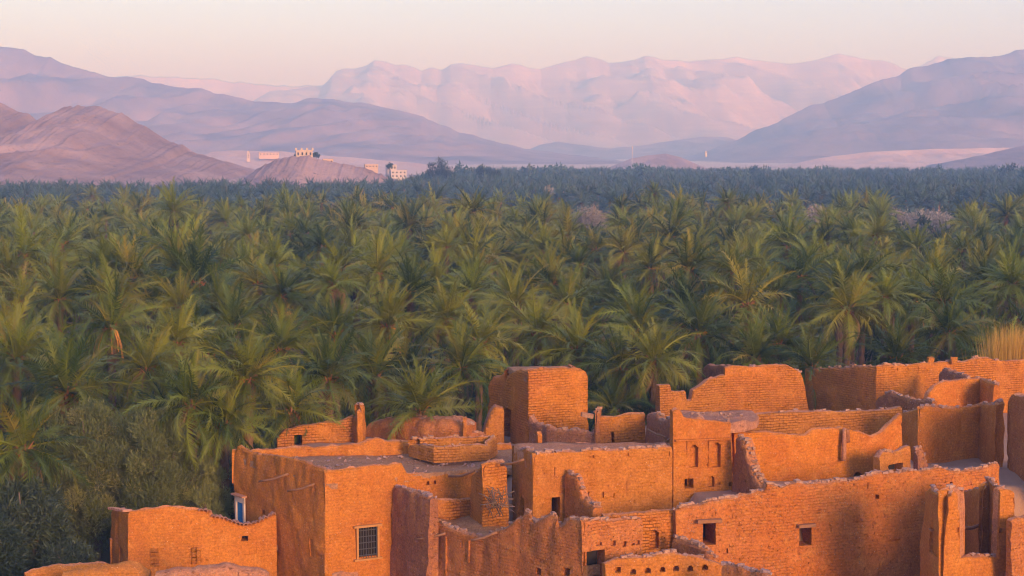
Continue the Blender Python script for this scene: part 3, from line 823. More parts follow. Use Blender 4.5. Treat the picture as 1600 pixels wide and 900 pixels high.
# --- square tower
tow = thing('square_tower', 'square sunlit mud tower with rounded rim in the centre', 'tower')
TN = [(783, 592, 82.2), (824, 579, 78.5), (922, 577, 80.0)]
tp = [at(*q) for q in TN]
wall('wall', TN + [('w', tp[2].x - 0.6, 83.6), (783, 592, 82.2)], [[(783, 597), (788, 584), (793, 580), (805, 578), (824, 579)], [(824, 579), (850, 577), (900, 576), (912, 577), (919, 581), (922, 588)], 9.0, 8.9], 3.5, 0.5, M_BRICK, tow,
     holes=[(0, 786, 638, 797, 697, 1.2)], rag=0.02, top_r=0.25, cell=0.11)
slab('roof', [(tp[0].x + .3, tp[0].y), (tp[1].x, tp[1].y + .3), (tp[2].x - .3, tp[2].y + .1), (tp[2].x - .8, 83.4)], 8.95, M_ROOF, tow)
wall('lower_wall', [(760, 590, 83.2), (791, 588, 82.0)], [[(760, 600), (764, 588), (778, 587), (791, 590)]], 3.5, 0.6, M_BRICK, tow, top_r=.2)
wall('buttress', [(752, 690, 79.8), (788, 637, 80.0)], [[(752, 694), (757, 674), (764, 655), (770, 640), (776, 635), (788, 637)]], 3.5, 0.8, M_PLAIN, tow, top_r=.2)
wthing('curved_low_wall', 'low curved wall in shade in front of the square tower', 'wall', [(824, 658, 78.0), (851, 669, 76.6), (895, 674, 75.6), (935, 675, 75.1)],
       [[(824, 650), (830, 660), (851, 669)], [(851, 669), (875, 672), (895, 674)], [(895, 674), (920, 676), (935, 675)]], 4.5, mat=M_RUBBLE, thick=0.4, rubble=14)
wthing('mud_post', 'pale upright post leaning against the curved low wall', 'post', [(841, 680, 75.8), (848, 679, 75.9)], [[(841, 676), (848, 676)]], 4.5, mat=M_PLAIN, thick=0.2)
wthing('mud_pillar', 'short broken pillar joining tower court and brick wall', 'pillar', [(926, 645, 75.4), (929, 643, 74.8), (939, 642, 75.0)], [[(926, 646), (929, 643)], [(929, 643), (935, 641), (939, 647)]], 4.5, mat=M_STONY, thick=0.4, rubble=5)
ps = MB(); pq = at(917, 648, 75.2); ps.box(pq, (.55, .35, .22), Euler((0, .2, .1)).to_matrix(), .05)
ps.build('stone', M_STONE, None); tag(bpy.data.objects['stone'], 'flat stone slab stuck out beside the tower foot', 'stone')
wthing('brick_wall', 'sunlit brick wall with a narrow slit, right of the square tower', 'wall', [(938, 651, 75.0), (1009, 648, 75.7)], [[(938, 653), (952, 652), (962, 653), (975, 649), (1009, 647)]], 4.5, holes=[(0, 956, 675, 960, 696, 0.5)], mat=M_BRICK, rag=0.02)
n3 = wthing('collapsed_room', 'collapsed shaded room end with fallen beams beside brick wall', 'ruin', [(1009, 648, 75.6), (1050, 652, 72.4)], [[(1009, 650), (1016, 644), (1022, 646), (1026, 654), (1035, 656), (1050, 655)]], 4.5, mat=M_RUBBLE, rag=.12, rubble=25)
pole(at(1012, 671, 73.4), at(1041, 683, 72.2), .05, n3); pole(at(1033, 694, 71.8), at(1051, 683, 72.2), .06, n3)

# --- middle house with the long cracked front
Mh = thing('middle_house', 'wide cracked mud house with black square opening, in the centre', 'house')
MN = [(796, 707, 68.5), (830, 712, 66.0), (1053, 702, 67.8)]
wall('wall', MN, [[(796, 710), (803, 705), (812, 703), (820, 706), (830, 712)], [(830, 712), (850, 709), (900, 708), (950, 706), (1000, 703), (1053, 701)]], 0.6, 0.5, M_PLAIN, Mh,
     holes=[(0, 808, 776, 815, 806, 0.8), (1, 852, 778, 877, 809, 2.2), (1, 868, 731, 871, 745, .1), (1, 871, 742, 874, 760, .12), (1, 873, 757, 877, 777, .14),
            (1, 930, 712, 936, 718, .12), (1, 985, 708, 992, 714, .15), (1, 1018, 707, 1026, 714, .15), (1, 1038, 706, 1049, 714, .2), (1, 922, 769, 930, 777, .12), (1, 945, 770, 955, 778, .1), (1, 962, 772, 966, 779, .15)], rag=0.05, cell=0.12, rubble=60)
mp_ = [at(*q) for q in MN]
slab('roof', [(mp_[0].x + .2, mp_[0].y), (mp_[1].x + .1, mp_[1].y + .3), (mp_[2].x, mp_[2].y + .3), (mp_[2].x + .2, 69.7), (mp_[0].x + .2, 69.5)], 7.36, M_TOP, Mh, .3, .08, .6)
wall('rear_wall', [('w', mp_[2].x + .2, 70.0), ('w', mp_[0].x + .1, 69.8)], [7.3], 4, .3, M_PLAIN, Mh)
wall('side_stub', [(879, 745, 66.3), (924, 792, 63.9)], [[(879, 742), (893, 744), (898, 760), (903, 778), (915, 788), (924, 795)]], 2.0, 0.5, M_STONY, Mh, rag=.08, rubble=25)
# facade with the two arched niches
Fa = thing('niche_facade', 'mud facade with two tall arched niches and small holes below', 'house')
FN = [(1054, 645, 67.9), (1146, 655, 68.6)]
wall('wall', FN + [(1150, 655, 71.0)], [[(1054, 645), (1060, 640), (1067, 643), (1073, 654), (1100, 657), (1146, 661)], [(1146, 661), (1150, 661)]], 3.0, 0.55, M_PLAIN, Fa,
     holes=[(0, 1074, 689, 1098, 731, 0.09), (0, 1109, 689, 1133, 731, 0.09), (0, 1078.5, 695, 1092, 731, 0.34, True), (0, 1114, 692, 1127.5, 731, 0.34, True), (0, 1071, 749, 1085, 766, 1.2), (0, 1108, 745, 1118, 763, 0.3, True), (0, 1122, 753, 1127, 758, .2), (0, 1139, 752, 1144, 760, .3), (0, 1092, 752, 1100, 760, .1)], rag=0.04, cell=0.1)
def on_f(px, py, out): return on_wall(FN[0], FN[1], px, py, out)
def strip(p0, p1, w, out, name='moulding'):
    a, n_ = on_f(p0[0], p0[1], out - .04); b, _ = on_f(p1[0], p1[1], out - .04)
    d = b - a; mb = MB(); rot = Euler((0, 0, math.atan2(n_.x, -n_.y))).to_matrix()
    mb.box((a + b) / 2, (w, .12, d.length) if abs(d.z) > .3 else (d.length, .12, w), rot, .015); mb.build(name, M_PLAIN, Fa)
strip((1056, 687), (1142, 687), .07, .0)
fp = [at(*q) for q in FN]
slab('roof', [(fp[0].x + .2, fp[0].y + .3), (fp[1].x, fp[1].y + .25), XY(1163, 664, 69.2), XY(1182, 669, 70.1), XY(1186, 664, 71.2), XY(1175, 655, 72.4), (fp[0].x + .4, 72.2)], 8.32, M_TOP, Fa, .22, .16, .4, 4)
debris([(fp[0].x + .4, fp[0].y + .5), (fp[1].x, fp[1].y + .4), XY(1180, 668, 70.4), XY(1172, 655, 72.2), (fp[0].x + .6, 72)], 8.36, 70, Fa, 5)
# rubble wall descending from the facade
wthing('rubble_wall', 'collapsed stony cross wall sloping down beside the arched facade', 'wall', [(1143, 688, 68.35), (1170, 740, 66.6), (1204, 775, 65.0)],
       [[(1143, 686), (1156, 688), (1161, 715), (1170, 745)], [(1170, 745), (1185, 765), (1204, 780)]], 3.0, mat=M_RUBBLE, thick=.6, rag=.1, rubble=90)
# long walls behind
wthing('long_wall', 'long sunlit wall with sagging top, right of the arched facade', 'wall', [(1150, 676, 69.6), (1262, 682, 70.6), (1412, 649, 72.8)],
       [[(1150, 676), (1204, 677), (1262, 682)], [(1262, 682), (1273, 673), (1300, 671), (1322, 670), (1345, 675), (1366, 684), (1382, 677), (1395, 661), (1412, 648)]], 3.5, mat=M_PLAIN,
       holes=[(1, 1333, 738, 1350, 752, 0.8, True), (1, 1354, 738, 1360, 748, .2)], rag=.03)
wthing('long_wall', 'pitted brick wall seen just above the long sagging wall', 'wall', [(1165, 650, 76.0), (1412, 640, 79.0)], [[(1165, 651), (1200, 646), (1242, 644), (1360, 644), (1395, 640), (1412, 637)]], 4.5, mat=M_BRICK, rag=.03, rubble=14)
wp = thing('fallen_post', 'pale broken wooden post against the long sagging wall', 'post')
q0, nq = on_wall((1262, 682, 70.6), (1412, 649, 72.8), 1317, 672, .12); q1, _ = on_wall((1262, 682, 70.6), (1412, 649, 72.8), 1314, 719, .2)
pole(q1, q0 + Vector((0, 0, .1)), .11, wp, 'shaft', M_TOP, 0)
q2, _ = on_wall((1262, 682, 70.6), (1412, 649, 72.8), 1322, 690, .1); pole(q2, q0 + Vector((.1, -.02, .05)), .13, wp, 'wrapping', M_RUBBLE, 0)
# back row
wthing('stepped_wall', 'stepped brick wall with a notch, before the palms', 'wall', [(1032, 602, 86.0), (1135, 590, 88.0)],
       [[(1032, 603), (1035, 602), (1049, 602), (1051, 612), (1074, 612), (1075.5, 627), (1082.5, 627), (1084, 611), (1096, 604), (1109, 594), (1135, 586)]], 4.5, mat=M_BRICK, rag=.02, cell=.1)
wthing('end_wall', 'short shaded end wall behind the stepped brick wall', 'wall', [(1097, 570, 93.0), (1137, 573, 89.6)], [[(1097, 574), (1101, 570), (1137, 572)]], 4.0, mat=M_RUBBLE)
wthing('tapered_wall', 'tall sunlit wall with sloping right edge in the back row', 'wall', [(1134, 573, 88.0), (1169, 573, 88.2), (1266, 580, 89.0)],
       [[(1134, 576), (1150, 573), (1169, 573)], [(1169, 573), (1172, 575), (1175, 573), (1230, 571), (1243, 576), (1254, 584), (1258, 600), (1266, 640)]], 4.0, mat=M_BRICK, rag=.03, rubble=10)
back = wthing('back_wall', 'long back wall, stony shaded left part and sunlit right part', 'wall', [(1256, 577, 92.5), (1369, 574, 87.0), (1467, 567, 88.3), (1540, 561, 89.3), (1800, 562, 92.6)],
       [[(1256, 577), (1300, 576), (1340, 573), (1369, 573)], [(1369, 573), (1420, 571), (1467, 567)], [(1467, 567), (1510, 566), (1530, 561), (1540, 560)], [(1540, 560), (1565, 565), (1600, 564), (1680, 560), (1800, 564)]], 4.0, mat=M_BRICK, rag=.04, rubble=50,
       holes=[(1, 1378, 577, 1384, 581, .2), (1, 1400, 576, 1405, 579, .2), (1, 1417, 575, 1422, 578, .2), (1, 1434, 575, 1438, 578, .2), (1, 1446, 574, 1450, 578, .2)])
for px_ in (1454, 1490):
    mb = MB(); p = at(px_, 563, 88.6); mb.box(p, (.30, .30, .34), None, .04); o = mb.build('merlon', M_PLAIN, back)
wthing('wall_stub', 'small dark shaded wall stub in front of the back wall', 'wall', [(1464, 580, 86.2), (1503, 588, 83.8)], [[(1464, 584), (1470, 580), (1480, 580), (1503, 589)]], 4.5, mat=M_RUBBLE, rubble=10)
wthing('curved_room', 'curved roofless room, sunlit with one soft dark corner', 'ruin', [(1449, 605, 82.0), (1480, 596, 82.6), (1529, 592, 83.6), (1549, 600, 81.3)],
       [[(1449, 634), (1455, 615), (1465, 603), (1480, 597)], [(1480, 597), (1500, 595), (1529, 593)], [(1529, 593), (1540, 596), (1549, 602)]], 4.5, mat=M_PLAIN, rag=.04, rubble=20)
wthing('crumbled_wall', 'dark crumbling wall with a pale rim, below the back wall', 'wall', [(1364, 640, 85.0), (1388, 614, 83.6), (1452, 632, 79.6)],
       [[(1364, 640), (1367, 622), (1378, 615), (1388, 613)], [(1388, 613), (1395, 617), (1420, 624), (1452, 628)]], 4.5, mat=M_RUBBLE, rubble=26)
wthing('roofless_room', 'tall roofless room with sunlit back wall and shaded sides', 'ruin', [(1405, 648, 77.4), (1434, 639, 74.5), (1529, 635, 76.0), (1557, 632, 73.2), (1573, 632, 73.9)],
       [[(1405, 645), (1434, 638)], [(1434, 638), (1460, 636), (1490, 640), (1520, 637), (1529, 634)], [(1529, 634), (1545, 633), (1557, 633)], [(1557, 633), (1573, 628)]], 3.5, mat=M_PLAIN, rag=.04, rubble=24)
wthing('edge_tower', 'tall shaded wall end at the right edge of the picture', 'wall', [(1570, 617, 73.5), (1640, 640, 67.5), (1760, 640, 69.0)], [[(1570, 622), (1574, 615), (1582, 621), (1600, 620), (1640, 622)], [(1640, 622), (1700, 640), (1760, 630)]], 1.5, mat=M_STONY, thick=.8, rag=.06)
wthing('broken_arch', 'small broken arch stub at the foot of the roofless room', 'ruin', [(1377, 715, 69.6), (1427, 720, 70.8)], [[(1377, 718), (1384, 706), (1400, 708), (1415, 702), (1427, 698)]], 3.5, mat=M_PLAIN, holes=[(0, 1391, 725, 1414, 738, .6)], rag=.06, rubble=12)
wthing('broken_arch', 'crumbling stone jamb beside a black gap, roofless room foot', 'ruin', [(1437, 702, 71.6), (1452, 704, 71.9)], [[(1437, 712), (1441, 700), (1446, 702), (1452, 722)]], 3.5, mat=M_RUBBLE, rag=.06, thick=.35, rubble=6)
# --- great front wall on the right
gw = wthing('great_wall', 'great stony front wall with a black door and window', 'wall', [(1058, 800, 63.0), (1202, 766, 63.8), (1423, 740, 65.8), (1566, 728, 67.6)],
       [[(1058, 800), (1070, 793), (1120, 785), (1163, 779), (1198, 770), (1202, 760)], [(1202, 758), (1225, 763), (1250, 757), (1261, 760), (1290, 757), (1319, 755), (1380, 744), (1423, 740)], [(1423, 740), (1450, 737), (1476, 733), (1500, 738), (1530, 737), (1560, 728), (1566, 728)]],
       0.6, mat=M_STONY, thick=.55, rag=.06, rubble=150, cell=.12,
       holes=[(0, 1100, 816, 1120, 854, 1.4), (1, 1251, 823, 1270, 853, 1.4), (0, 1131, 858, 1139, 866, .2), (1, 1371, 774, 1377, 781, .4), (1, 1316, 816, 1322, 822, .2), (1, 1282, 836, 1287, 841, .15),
              (1, 1338, 757, 1346, 763, .15), (1, 1360, 757, 1367, 763, .15), (1, 1383, 756, 1390, 761, .15), (1, 1411, 754, 1416, 760, .25), (1, 1418, 755, 1421, 773, .2), (2, 1488, 754, 1492, 759, .4), (2, 1508, 752, 1522, 759, .2), (2, 1534, 749, 1545, 757, .2)])
mb = MB(); q, nq = on_wall((1058, 800, 63.0), (1202, 766, 63.8), 1108, 814, .05); mb.box(q, (1.0, .2, .14), Euler((0, 0, math.atan2(nq.x, -nq.y))).to_matrix(), .015); mb.build('lintel', M_WOOD, gw)
mb = MB(); q, nq = on_wall((1202, 766, 63.8), (1423, 740, 65.8), 1260, 821, .02); mb.box(q, (.75, .2, .11), Euler((0, 0, math.atan2(nq.x, -nq.y))).to_matrix(), .015); mb.build('lintel', M_WOOD, gw)
# --- front house: mauve front and lit side with holes
fh = thing('front_house', 'shaded ruin in the front with bowl-shaped broken wall top', 'house')
FH = [(661, 812, 67.2), (910, 817, 59.6), (1008, 813, 60.9)]
wall('wall', FH, [[(661, 812), (690, 824), (717, 836), (746, 842), (773, 831), (800, 815), (808, 812), (813, 804), (822, 806), (826, 818), (849, 807), (862, 809), (866, 823), (874, 824), (878, 813), (910, 817)], [(910, 817), (960, 815), (1008, 813)]], 0.4, .5, M_STONY, fh,
     holes=[(1, 936, 848, 944, 855, .3), (1, 958, 846, 965, 853, .3), (1, 976, 847, 982, 854, .3), (1, 990, 850, 995, 855, .3), (1, 997, 846, 1003, 852, .3), (1, 913, 862, 948, 905, .7),  # last: dark-backed niche added to stand in for a cast shadow
            (0, 835, 889, 843, 900, .4), (0, 877, 888, 888, 900, .4), (0, 716, 845, 720, 858, .15), (0, 693, 840, 694.5, 900, .06), (0, 729, 845, 730.5, 880, .06)], rag=.06, rubble=70)
wall('court_wall', [(655, 783, 68.4), (737, 780, 69.2)], [[(655, 783), (675, 780), (700, 783), (737, 780)]], 1.0, .35, M_BRICK, fh, rag=.03)
wall('side_wall', [(607, 762, 69.4), (664, 779, 66.2)], [[(607, 763), (625, 765), (645, 772), (664, 780)]], 0.4, .6, M_RUBBLE, fh, rag=.05, rubble=40)
slab('court_floor', [XY(655, 800, 68.6), XY(668, 812, 67.5), XY(760, 830, 64.6), XY(850, 815, 61.9), XY(914, 815, 60.2), XY(1003, 815, 61.4), XY(960, 800, 65.5), XY(830, 780, 66), XY(735, 790, 69.4)], 4.25, M_ROOF, fh, .3, .12, .3)
for p0, p1 in (((663, 840), (693, 834)), ((750, 842), (774, 832))):
    wall_pole(FH[0], FH[1], p1, p0, -.1, .45, .055, fh)
wthing('corner_pillar', 'block-shaped shaded corner pillar hung with brushwood', 'pillar', [(730, 738, 68.9), (752, 727, 66.8), (796, 728, 67.5)], [[(730, 742), (740, 734), (752, 727)], [(752, 727), (775, 724), (790, 727), (796, 731)]], 1.0, mat=M_BRICK, rag=.06, rubble=25, thick=.8)
o = pole(at(783, 726, 67.0), at(818, 718, 66.0), .06, None, 'roof_pole'); tag(o, 'wooden pole jutting from the corner of the middle house', 'pole')
o = pole(at(702, 744, 70.0), at(741, 736, 67.8), .06, None, 'roof_pole'); tag(o, 'long wooden pole laid along the lower parapet', 'pole')
bw = thing('brushwood_pile', 'tangle of dry grey sticks hanging on the corner pillar', 'brushwood')
for k in range(34):
    a = at(random.uniform(760, 793), random.uniform(768, 796), random.uniform(66.0, 66.5))
    ang = random.choice([random.gauss(-1.2, .35), random.gauss(-.1, .35)])
    ln = random.uniform(.4, 1.0)
    d = Vector((math.cos(ang) * (1 if random.random() < .7 else -1), random.uniform(-.25, .25), math.sin(ang))) * ln
    pole(a - d * .4, a + d * .6, random.uniform(.012, .028), bw, 'stick', M_STICK, random.uniform(-.1, .12))
fr = wthing('inner_wall', 'sunlit inner wall with an arched recess, front centre', 'wall', [(945, 807, 62.6), (1058, 799, 63.4)], [[(945, 808), (1000, 803), (1058, 799)]], 1.0, mat=M_BRICK, rag=.03, holes=[(0, 1016, 829, 1031, 858, .35, True), (0, 1018, 814, 1026, 824, .15)])
wthing('beam_hole_wall', 'low front wall with a row of round beam holes', 'wall', [(948, 868, 58.8), (1132, 862, 60.2)], [[(948, 882), (970, 874), (1010, 872), (1060, 868), (1110, 877), (1132, 884)]], 0.4, mat=M_PLAIN, rag=.05, rubble=20,
       holes=[(0, x - 4.5, y - 4, x + 4.5, y + 5, .45, True) for x, y in ((968, 892), (991, 894), (1014, 893), (1037, 890), (1058, 889), (1080, 889), (1103, 887))])
wthing('wall_stub', 'short shaded wall stub stepping down in front of black door', 'wall', [(1048, 843, 62.4), (1105, 870, 60.6)], [[(1048, 840), (1066, 848), (1085, 854), (1098, 860), (1105, 872)]], 1.0, mat=M_RUBBLE, rubble=20)
wthing('foreground_wall', 'pale rubble wall top at bottom, right of the beam holes', 'wall', [(1124, 884, 57.5), (1195, 901, 56.0)], [[(1124, 886), (1140, 886), (1165, 893), (1195, 901)]], 0.2, mat=M_STONY, rubble=25)
# --- front right tower with two piers
ft = thing('pier_tower', 'ruined tower with two sunlit piers, front right corner', 'tower')
FT = [(1437, 765, 62.2), (1471, 773, 58.6), (1595, 767, 60.4), ('w', at(1595, 767, 60.4).x + 0.1, 63.5)]
wall('wall', FT, [[(1437, 767), (1442, 764), (1455, 770), (1471, 775)], [(1471, 775), (1476, 768), (1490, 766), (1503, 769), (1505.6, 774), (1506.4, 873), (1564.4, 873), (1565.4, 770), (1572, 765), (1588, 767), (1595, 770)], 7.0], 0.4, .5, M_PLAIN, ft,
     holes=[(0, 1448, 829, 1462, 869, .22), (1, 1485, 827, 1491, 831, .2), (1, 1500, 826, 1505, 834, .3), (1, 1567, 827, 1572, 834, .3)], rag=.04, rubble=30, cell=.09)
wall('inner_wall', [(1494, 762, 66.8), (1531, 759, 62.6), (1564, 757, 63.0)], [[(1494, 768), (1515, 764), (1531, 760)], [(1531, 760), (1545, 757), (1564, 757)]], 0.4, .4, M_PLAIN, ft, rag=.04)
pole(at(1505, 824, 61.5), at(1530, 821, 63.2), .08, ft); pole(at(1505, 869, 61.5), at(1530, 864, 63.2), .08, ft)
wall_pole(FT[0], FT[1], (1450, 826), (1464, 828), -.05, .12, .035, ft)
wthing('foreground_wall', 'stony wall bulge at the bottom right corner', 'wall', [(1588, 812, 59.0), (1640, 806, 60)], [[(1588, 818), (1596, 810), (1640, 806)]], 0.2, mat=M_STONY)
# --- foreground garden walls, bottom left
wthing('garden_wall', 'low mauve garden wall end at the bottom left corner', 'wall', [(44, 899, 64.5), (172, 882, 66.5)], [[(44, 901), (60, 892), (80, 886), (120, 884), (172, 882)]], 0.2, mat=M_PLAIN, thick=.5, top_r=.25)
wthing('garden_wall', 'rounded sunlit mud wall crest in front of the low house', 'wall', [(95, 898, 62.0), (232, 898, 62.3)], [[(95, 901), (150, 893), (180, 887), (200, 884), (215, 889), (232, 900)]], 0.2, mat=M_PLAIN, thick=.7, top_r=.3, top_mat=M_PLAIN)
wthing('garden_wall', 'smooth pinkish mud wall crest at the bottom edge', 'wall', [(240, 897, 60.5), (418, 898, 60.8)], [[(240, 901), (270, 894), (345, 890), (400, 892), (412, 896), (418, 902)]], 0.2, mat=M_TOP, thick=.8, top_r=.35)
o = tag(wthing('garden_wall', 'small pale wall crest below the barred window', 'wall', [(520, 897, 64), (560, 898, 64.2)], [[(520, 899), (535, 894), (560, 901)]], 0.2, mat=M_TOP, thick=.4, top_r=.2))

#PART2
# ------------------------------------------------------------------ palms
def frond_geo(L, bend, n, ll, lw, seed, vang=30, segs=7, droop=0.18):
    r_ = np.random.default_rng(seed)
    t = np.linspace(0, 1, 41); ang = -bend * t ** 1.5
    step = L / 40
    x = np.concatenate([[0], np.cumsum(np.cos(ang[:-1]) * step)]); z = np.concatenate([[0], np.cumsum(np.sin(ang[:-1]) * step)])
    side = 0.10 * L * r_.normal() * t ** 2 * 0.5
    C = np.stack([x, side, z], -1)
    V, F = [], []
    # midrib: three-sided tube
    ii = np.linspace(0, 40, segs).astype(int)
    for k, i in enumerate(ii):
        w = 0.045 * (1 - t[i]) + 0.008
        a = ang[i]; up = np.array([-math.sin(a), 0, math.cos(a)])
        V += [C[i] + np.array([0, w, 0]), C[i] - np.array([0, w, 0]), C[i] - up * w * 1.2]
        if k:
            b = (k - 1) * 3; c = k * 3
            for m in range(3): F.append((b + m, b + (m + 1) % 3, c + (m + 1) % 3)); F.append((b + m, c + (m + 1) % 3, c + m))
    for tt in np.linspace(0.13, 0.985, n):
        i = int(tt * 40); a = ang[i]
        tg = np.array([math.cos(a), 0, math.sin(a)]); up = np.array([-math.sin(a), 0, math.cos(a)])
        phi = R(80 - 46 * tt) ; ln0 = ll * (0.45 + 0.62 * math.sin(math.pi * min(1, tt * 1.05 + 0.12) ** 0.9)) 
        for sd_ in (-1, 1):
            ln = ln0 * r_.uniform(.82, 1.12); p = phi + r_.normal() * .10; v = R(vang) + r_.normal() * .22
            d = tg * math.cos(p) + (np.array([0, sd_, 0]) * math.cos(v) + up * math.sin(v)) * math.sin(p)
            tip = C[i] + d * ln + np.array([0, 0, -droop * ln * r_.uniform(.5, 1.4)])
            b = len(V)
            V += [C[i] - tg * lw / 2, C[i] + tg * lw / 2, tip]; F.append((b, b + 1, b + 2))
    return np.array(V), np.array(F)

FR = {}
def classes(n, lw, segs):
    out = {}
    for k in range(3):
        out['young', k] = frond_geo(2.6 + .25 * k, .30 + .22 * k, n, .60, lw, 100 + k, 28, segs, .25)
        out['mid', k] = frond_geo(2.9 + .25 * k, .85 + .25 * k, n, .68, lw, 110 + k, 16, segs, .38)
        out['old', k] = frond_geo(2.9 + .25 * k, 1.15 + .28 * k, n, .66, lw, 120 + k, 4, segs, .5)
        out['dead', k] = frond_geo(2.3 + .2 * k, 1.0 + .3 * k, max(6, n // 2), .34, lw, 130 + k, 5, segs, .5)
    return out
NEAR = classes(36, .060, 7)
MIDD = classes(24, .085, 5)
FARR = classes(11, .20, 3)

def crown_plan(seed, n=54, ndead=9, up=0.0):
    r_ = random.Random(seed); L = []
    for k in range(n):
        u = (k + .5) / n
        el = 84 - 122 * u ** 0.92 + r_.gauss(0, 9) + up
        cl = 'young' if u < .28 else ('mid' if u < .68 else 'old')
        L.append((cl, r_.randrange(3), k * 2.39996 + r_.gauss(0, .18), R(el), r_.gauss(0, .5), r_.uniform(.74, 1.14), r_.random()))
    for k in range(ndead):
        L.append(('dead', r_.randrange(3), r_.random() * 6.283, R(r_.uniform(-72, -28)), r_.gauss(0, .3), r_.uniform(.7, 1.0), r_.random()))
    return L

def frond_matrix(az, el, roll, sc):
    return Matrix.Translation((0.14 * math.cos(az), 0.14 * math.sin(az), 0.10 * math.sin(el))) @ Euler((roll, -el, az), 'XYZ').to_matrix().to_4x4() @ Matrix.Scale(sc, 4)

def crown_mesh(name, bank, seed, n, ndead, up=0.0):
    V, F, T, MI = [], [], [], []; nv = 0
    for (cl, k, az, el, roll, sc, ti) in crown_plan(seed, n, ndead, up):
        v, f = bank[cl, k]
        M = np.array(frond_matrix(az, el, roll, sc))
        V.append(v @ M[:3, :3].T + M[:3, 3]); F.append(f + nv); nv += len(v)
        T.append(np.full(len(f), ti * .45)); MI.append(np.full(len(f), 1 if cl == 'dead' else 0))
    me = mesh(name, np.concatenate(V), np.concatenate(F))
    a = me.attributes.new('tint', 'FLOAT', 'FACE'); a.data.foreach_set('value', np.concatenate(T).astype(np.float32))
    me.materials.append(M_FROND); me.materials.append(M_DEAD)
    me.polygons.foreach_set('material_index', np.concatenate(MI).astype(np.int32)); me.update()
    return me

def trunk_mesh():
    """unit-height trunk with stepped leaf scars"""
    r_ = np.random.default_rng(3); V, F = [], []; n = 9; rings = 34
    for i in range(rings):
        h = i / (rings - 1); rad = .20 + .10 * math.exp(-h * 9) + .03 * h + (.035 if i % 2 else -.01)
        for k in range(n):
            a = k * math.tau / n + (math.pi / n if i % 4 > 1 else 0)
            V.append((math.cos(a) * rad * r_.uniform(.9, 1.1), math.sin(a) * rad * r_.uniform(.9, 1.1), h))
    for i in range(rings - 1):
        for k in range(n): F.append((i * n + k, i * n + (k + 1) % n, (i + 1) * n + (k + 1) % n, (i + 1) * n + k))
    me = bpy.data.meshes.new('trunk'); me.from_pydata(V, [], F); me.materials.append(M_PTRUNK); return me
def boot_mesh():
    mb = MB(); r_ = random.Random(5)
    for k in range(34):
        az = k * 2.39996; h = -.75 + .9 * k / 34; rad = .26 - .08 * max(0, h)
        p = Vector((math.cos(az) * rad, math.sin(az) * rad, h)); d = Vector((math.cos(az) * .6, math.sin(az) * .6, .8)).normalized()
        mb.tube([p - d * .1, p + d * r_.uniform(.22, .4)], [.075, .03], 4)
    mb.tube([(0, 0, -.8), (0, 0, -.3), (0, 0, .25)], [.25, .27, .12], 8)
    me = bpy.data.meshes.new('leaf_bases'); me.from_pydata(mb.v, [], mb.f); me.materials.append(M_BOOT); return me
TRUNK, BOOT = trunk_mesh(), boot_mesh()
FM = {}
for key, (v, f) in NEAR.items():
    me = mesh('frond', v, f); me.materials.append(M_DEAD if key[0] == 'dead' else M_FROND); FM[key] = me
CROWNS = [crown_mesh('crown', MIDD, 200 + k, (52, 58, 46, 54, 50, 60, 44, 54)[k], (8, 12, 5, 14, 9, 6, 16, 10)[k], (0, 4, -6, 0, 6, -4, -10, 2)[k]) for k in range(8)]

def child(name, me, parent, mtx=None, loc=None, scale=None, rot=None):
    o = bpy.data.objects.new(name, me); COL.objects.link(o); o.parent = parent
    if mtx is not None: o.matrix_local = mtx
    if loc is not None: o.location = loc
    if scale is not None: o.scale = scale
    if rot is not None: o.rotation_euler = rot
    if PALM_COL[0] is not None: o.color = PALM_COL[0]
    return o
PALM_COL = [None]
def palm_colour(r_):
    t = r_.random()
    PALM_COL[0] = (r_.uniform(.2, .7) if t < .3 else 1, r_.uniform(.2, .7) if t > .66 else 1, 1, 1)

def stalk_mesh(seed):
    mb = MB(); r_ = random.Random(seed)
    for k in range(9):
        az = r_.random() * 6.283; ln = r_.uniform(1.3, 2.2); c, s = math.cos(az), math.sin(az); w = r_.uniform(.35, .9)
        mb.tube([(c * .2, s * .2, -.1), (c * w * .6, s * w * .6, -.2), (c * w, s * w, -ln * .5), (c * w * 1.15, s * w * 1.15, -ln)], [.05, .05, .045, .03], 4)
    me = bpy.data.meshes.new('date_stalks'); me.from_pydata(mb.v, [], mb.f); me.materials.append(M_STALK); return me
STALK = stalk_mesh(4)

def near_palm(px, py, D, sc, label, seed, stalks=False, ndead=9, n=52, up=0, bare=False):
    p = at(px, py, D); gz = float(ground_z(p.x, p.y)); h = p.z - gz
    r_ = random.Random(seed)
    palm_colour(r_)
    root = thing('date_palm', label, 'palm tree', (p.x, p.y, gz), 'date palms')
    lean = Euler((r_.gauss(0, .03), r_.gauss(0, .03), 0))
    child('trunk', TRUNK, root, loc=(0, 0, -.1), scale=(sc, sc, h - .3), rot=(0, 0, r_.random() * 6))
    child('leaf_bases', BOOT, root, loc=(0, 0, h - .1), scale=(sc, sc, sc), rot=(0, 0, r_.random() * 6))
    base = Matrix.Translation((0, 0, h)) @ lean.to_matrix().to_4x4() @ Matrix.Scale(sc, 4)
    for (cl, k, az, el, roll, s, ti) in crown_plan(seed, n, ndead, up):
        if bare: cl = 'dead' if cl != 'young' else cl
        child('dead_frond' if cl == 'dead' else 'frond', FM[cl, k], root, mtx=base @ frond_matrix(az, el, roll, s))
    if stalks: child('date_stalks', STALK, root, loc=(0, 0, h), scale=(sc, sc, sc))
    return (p.x, p.y)

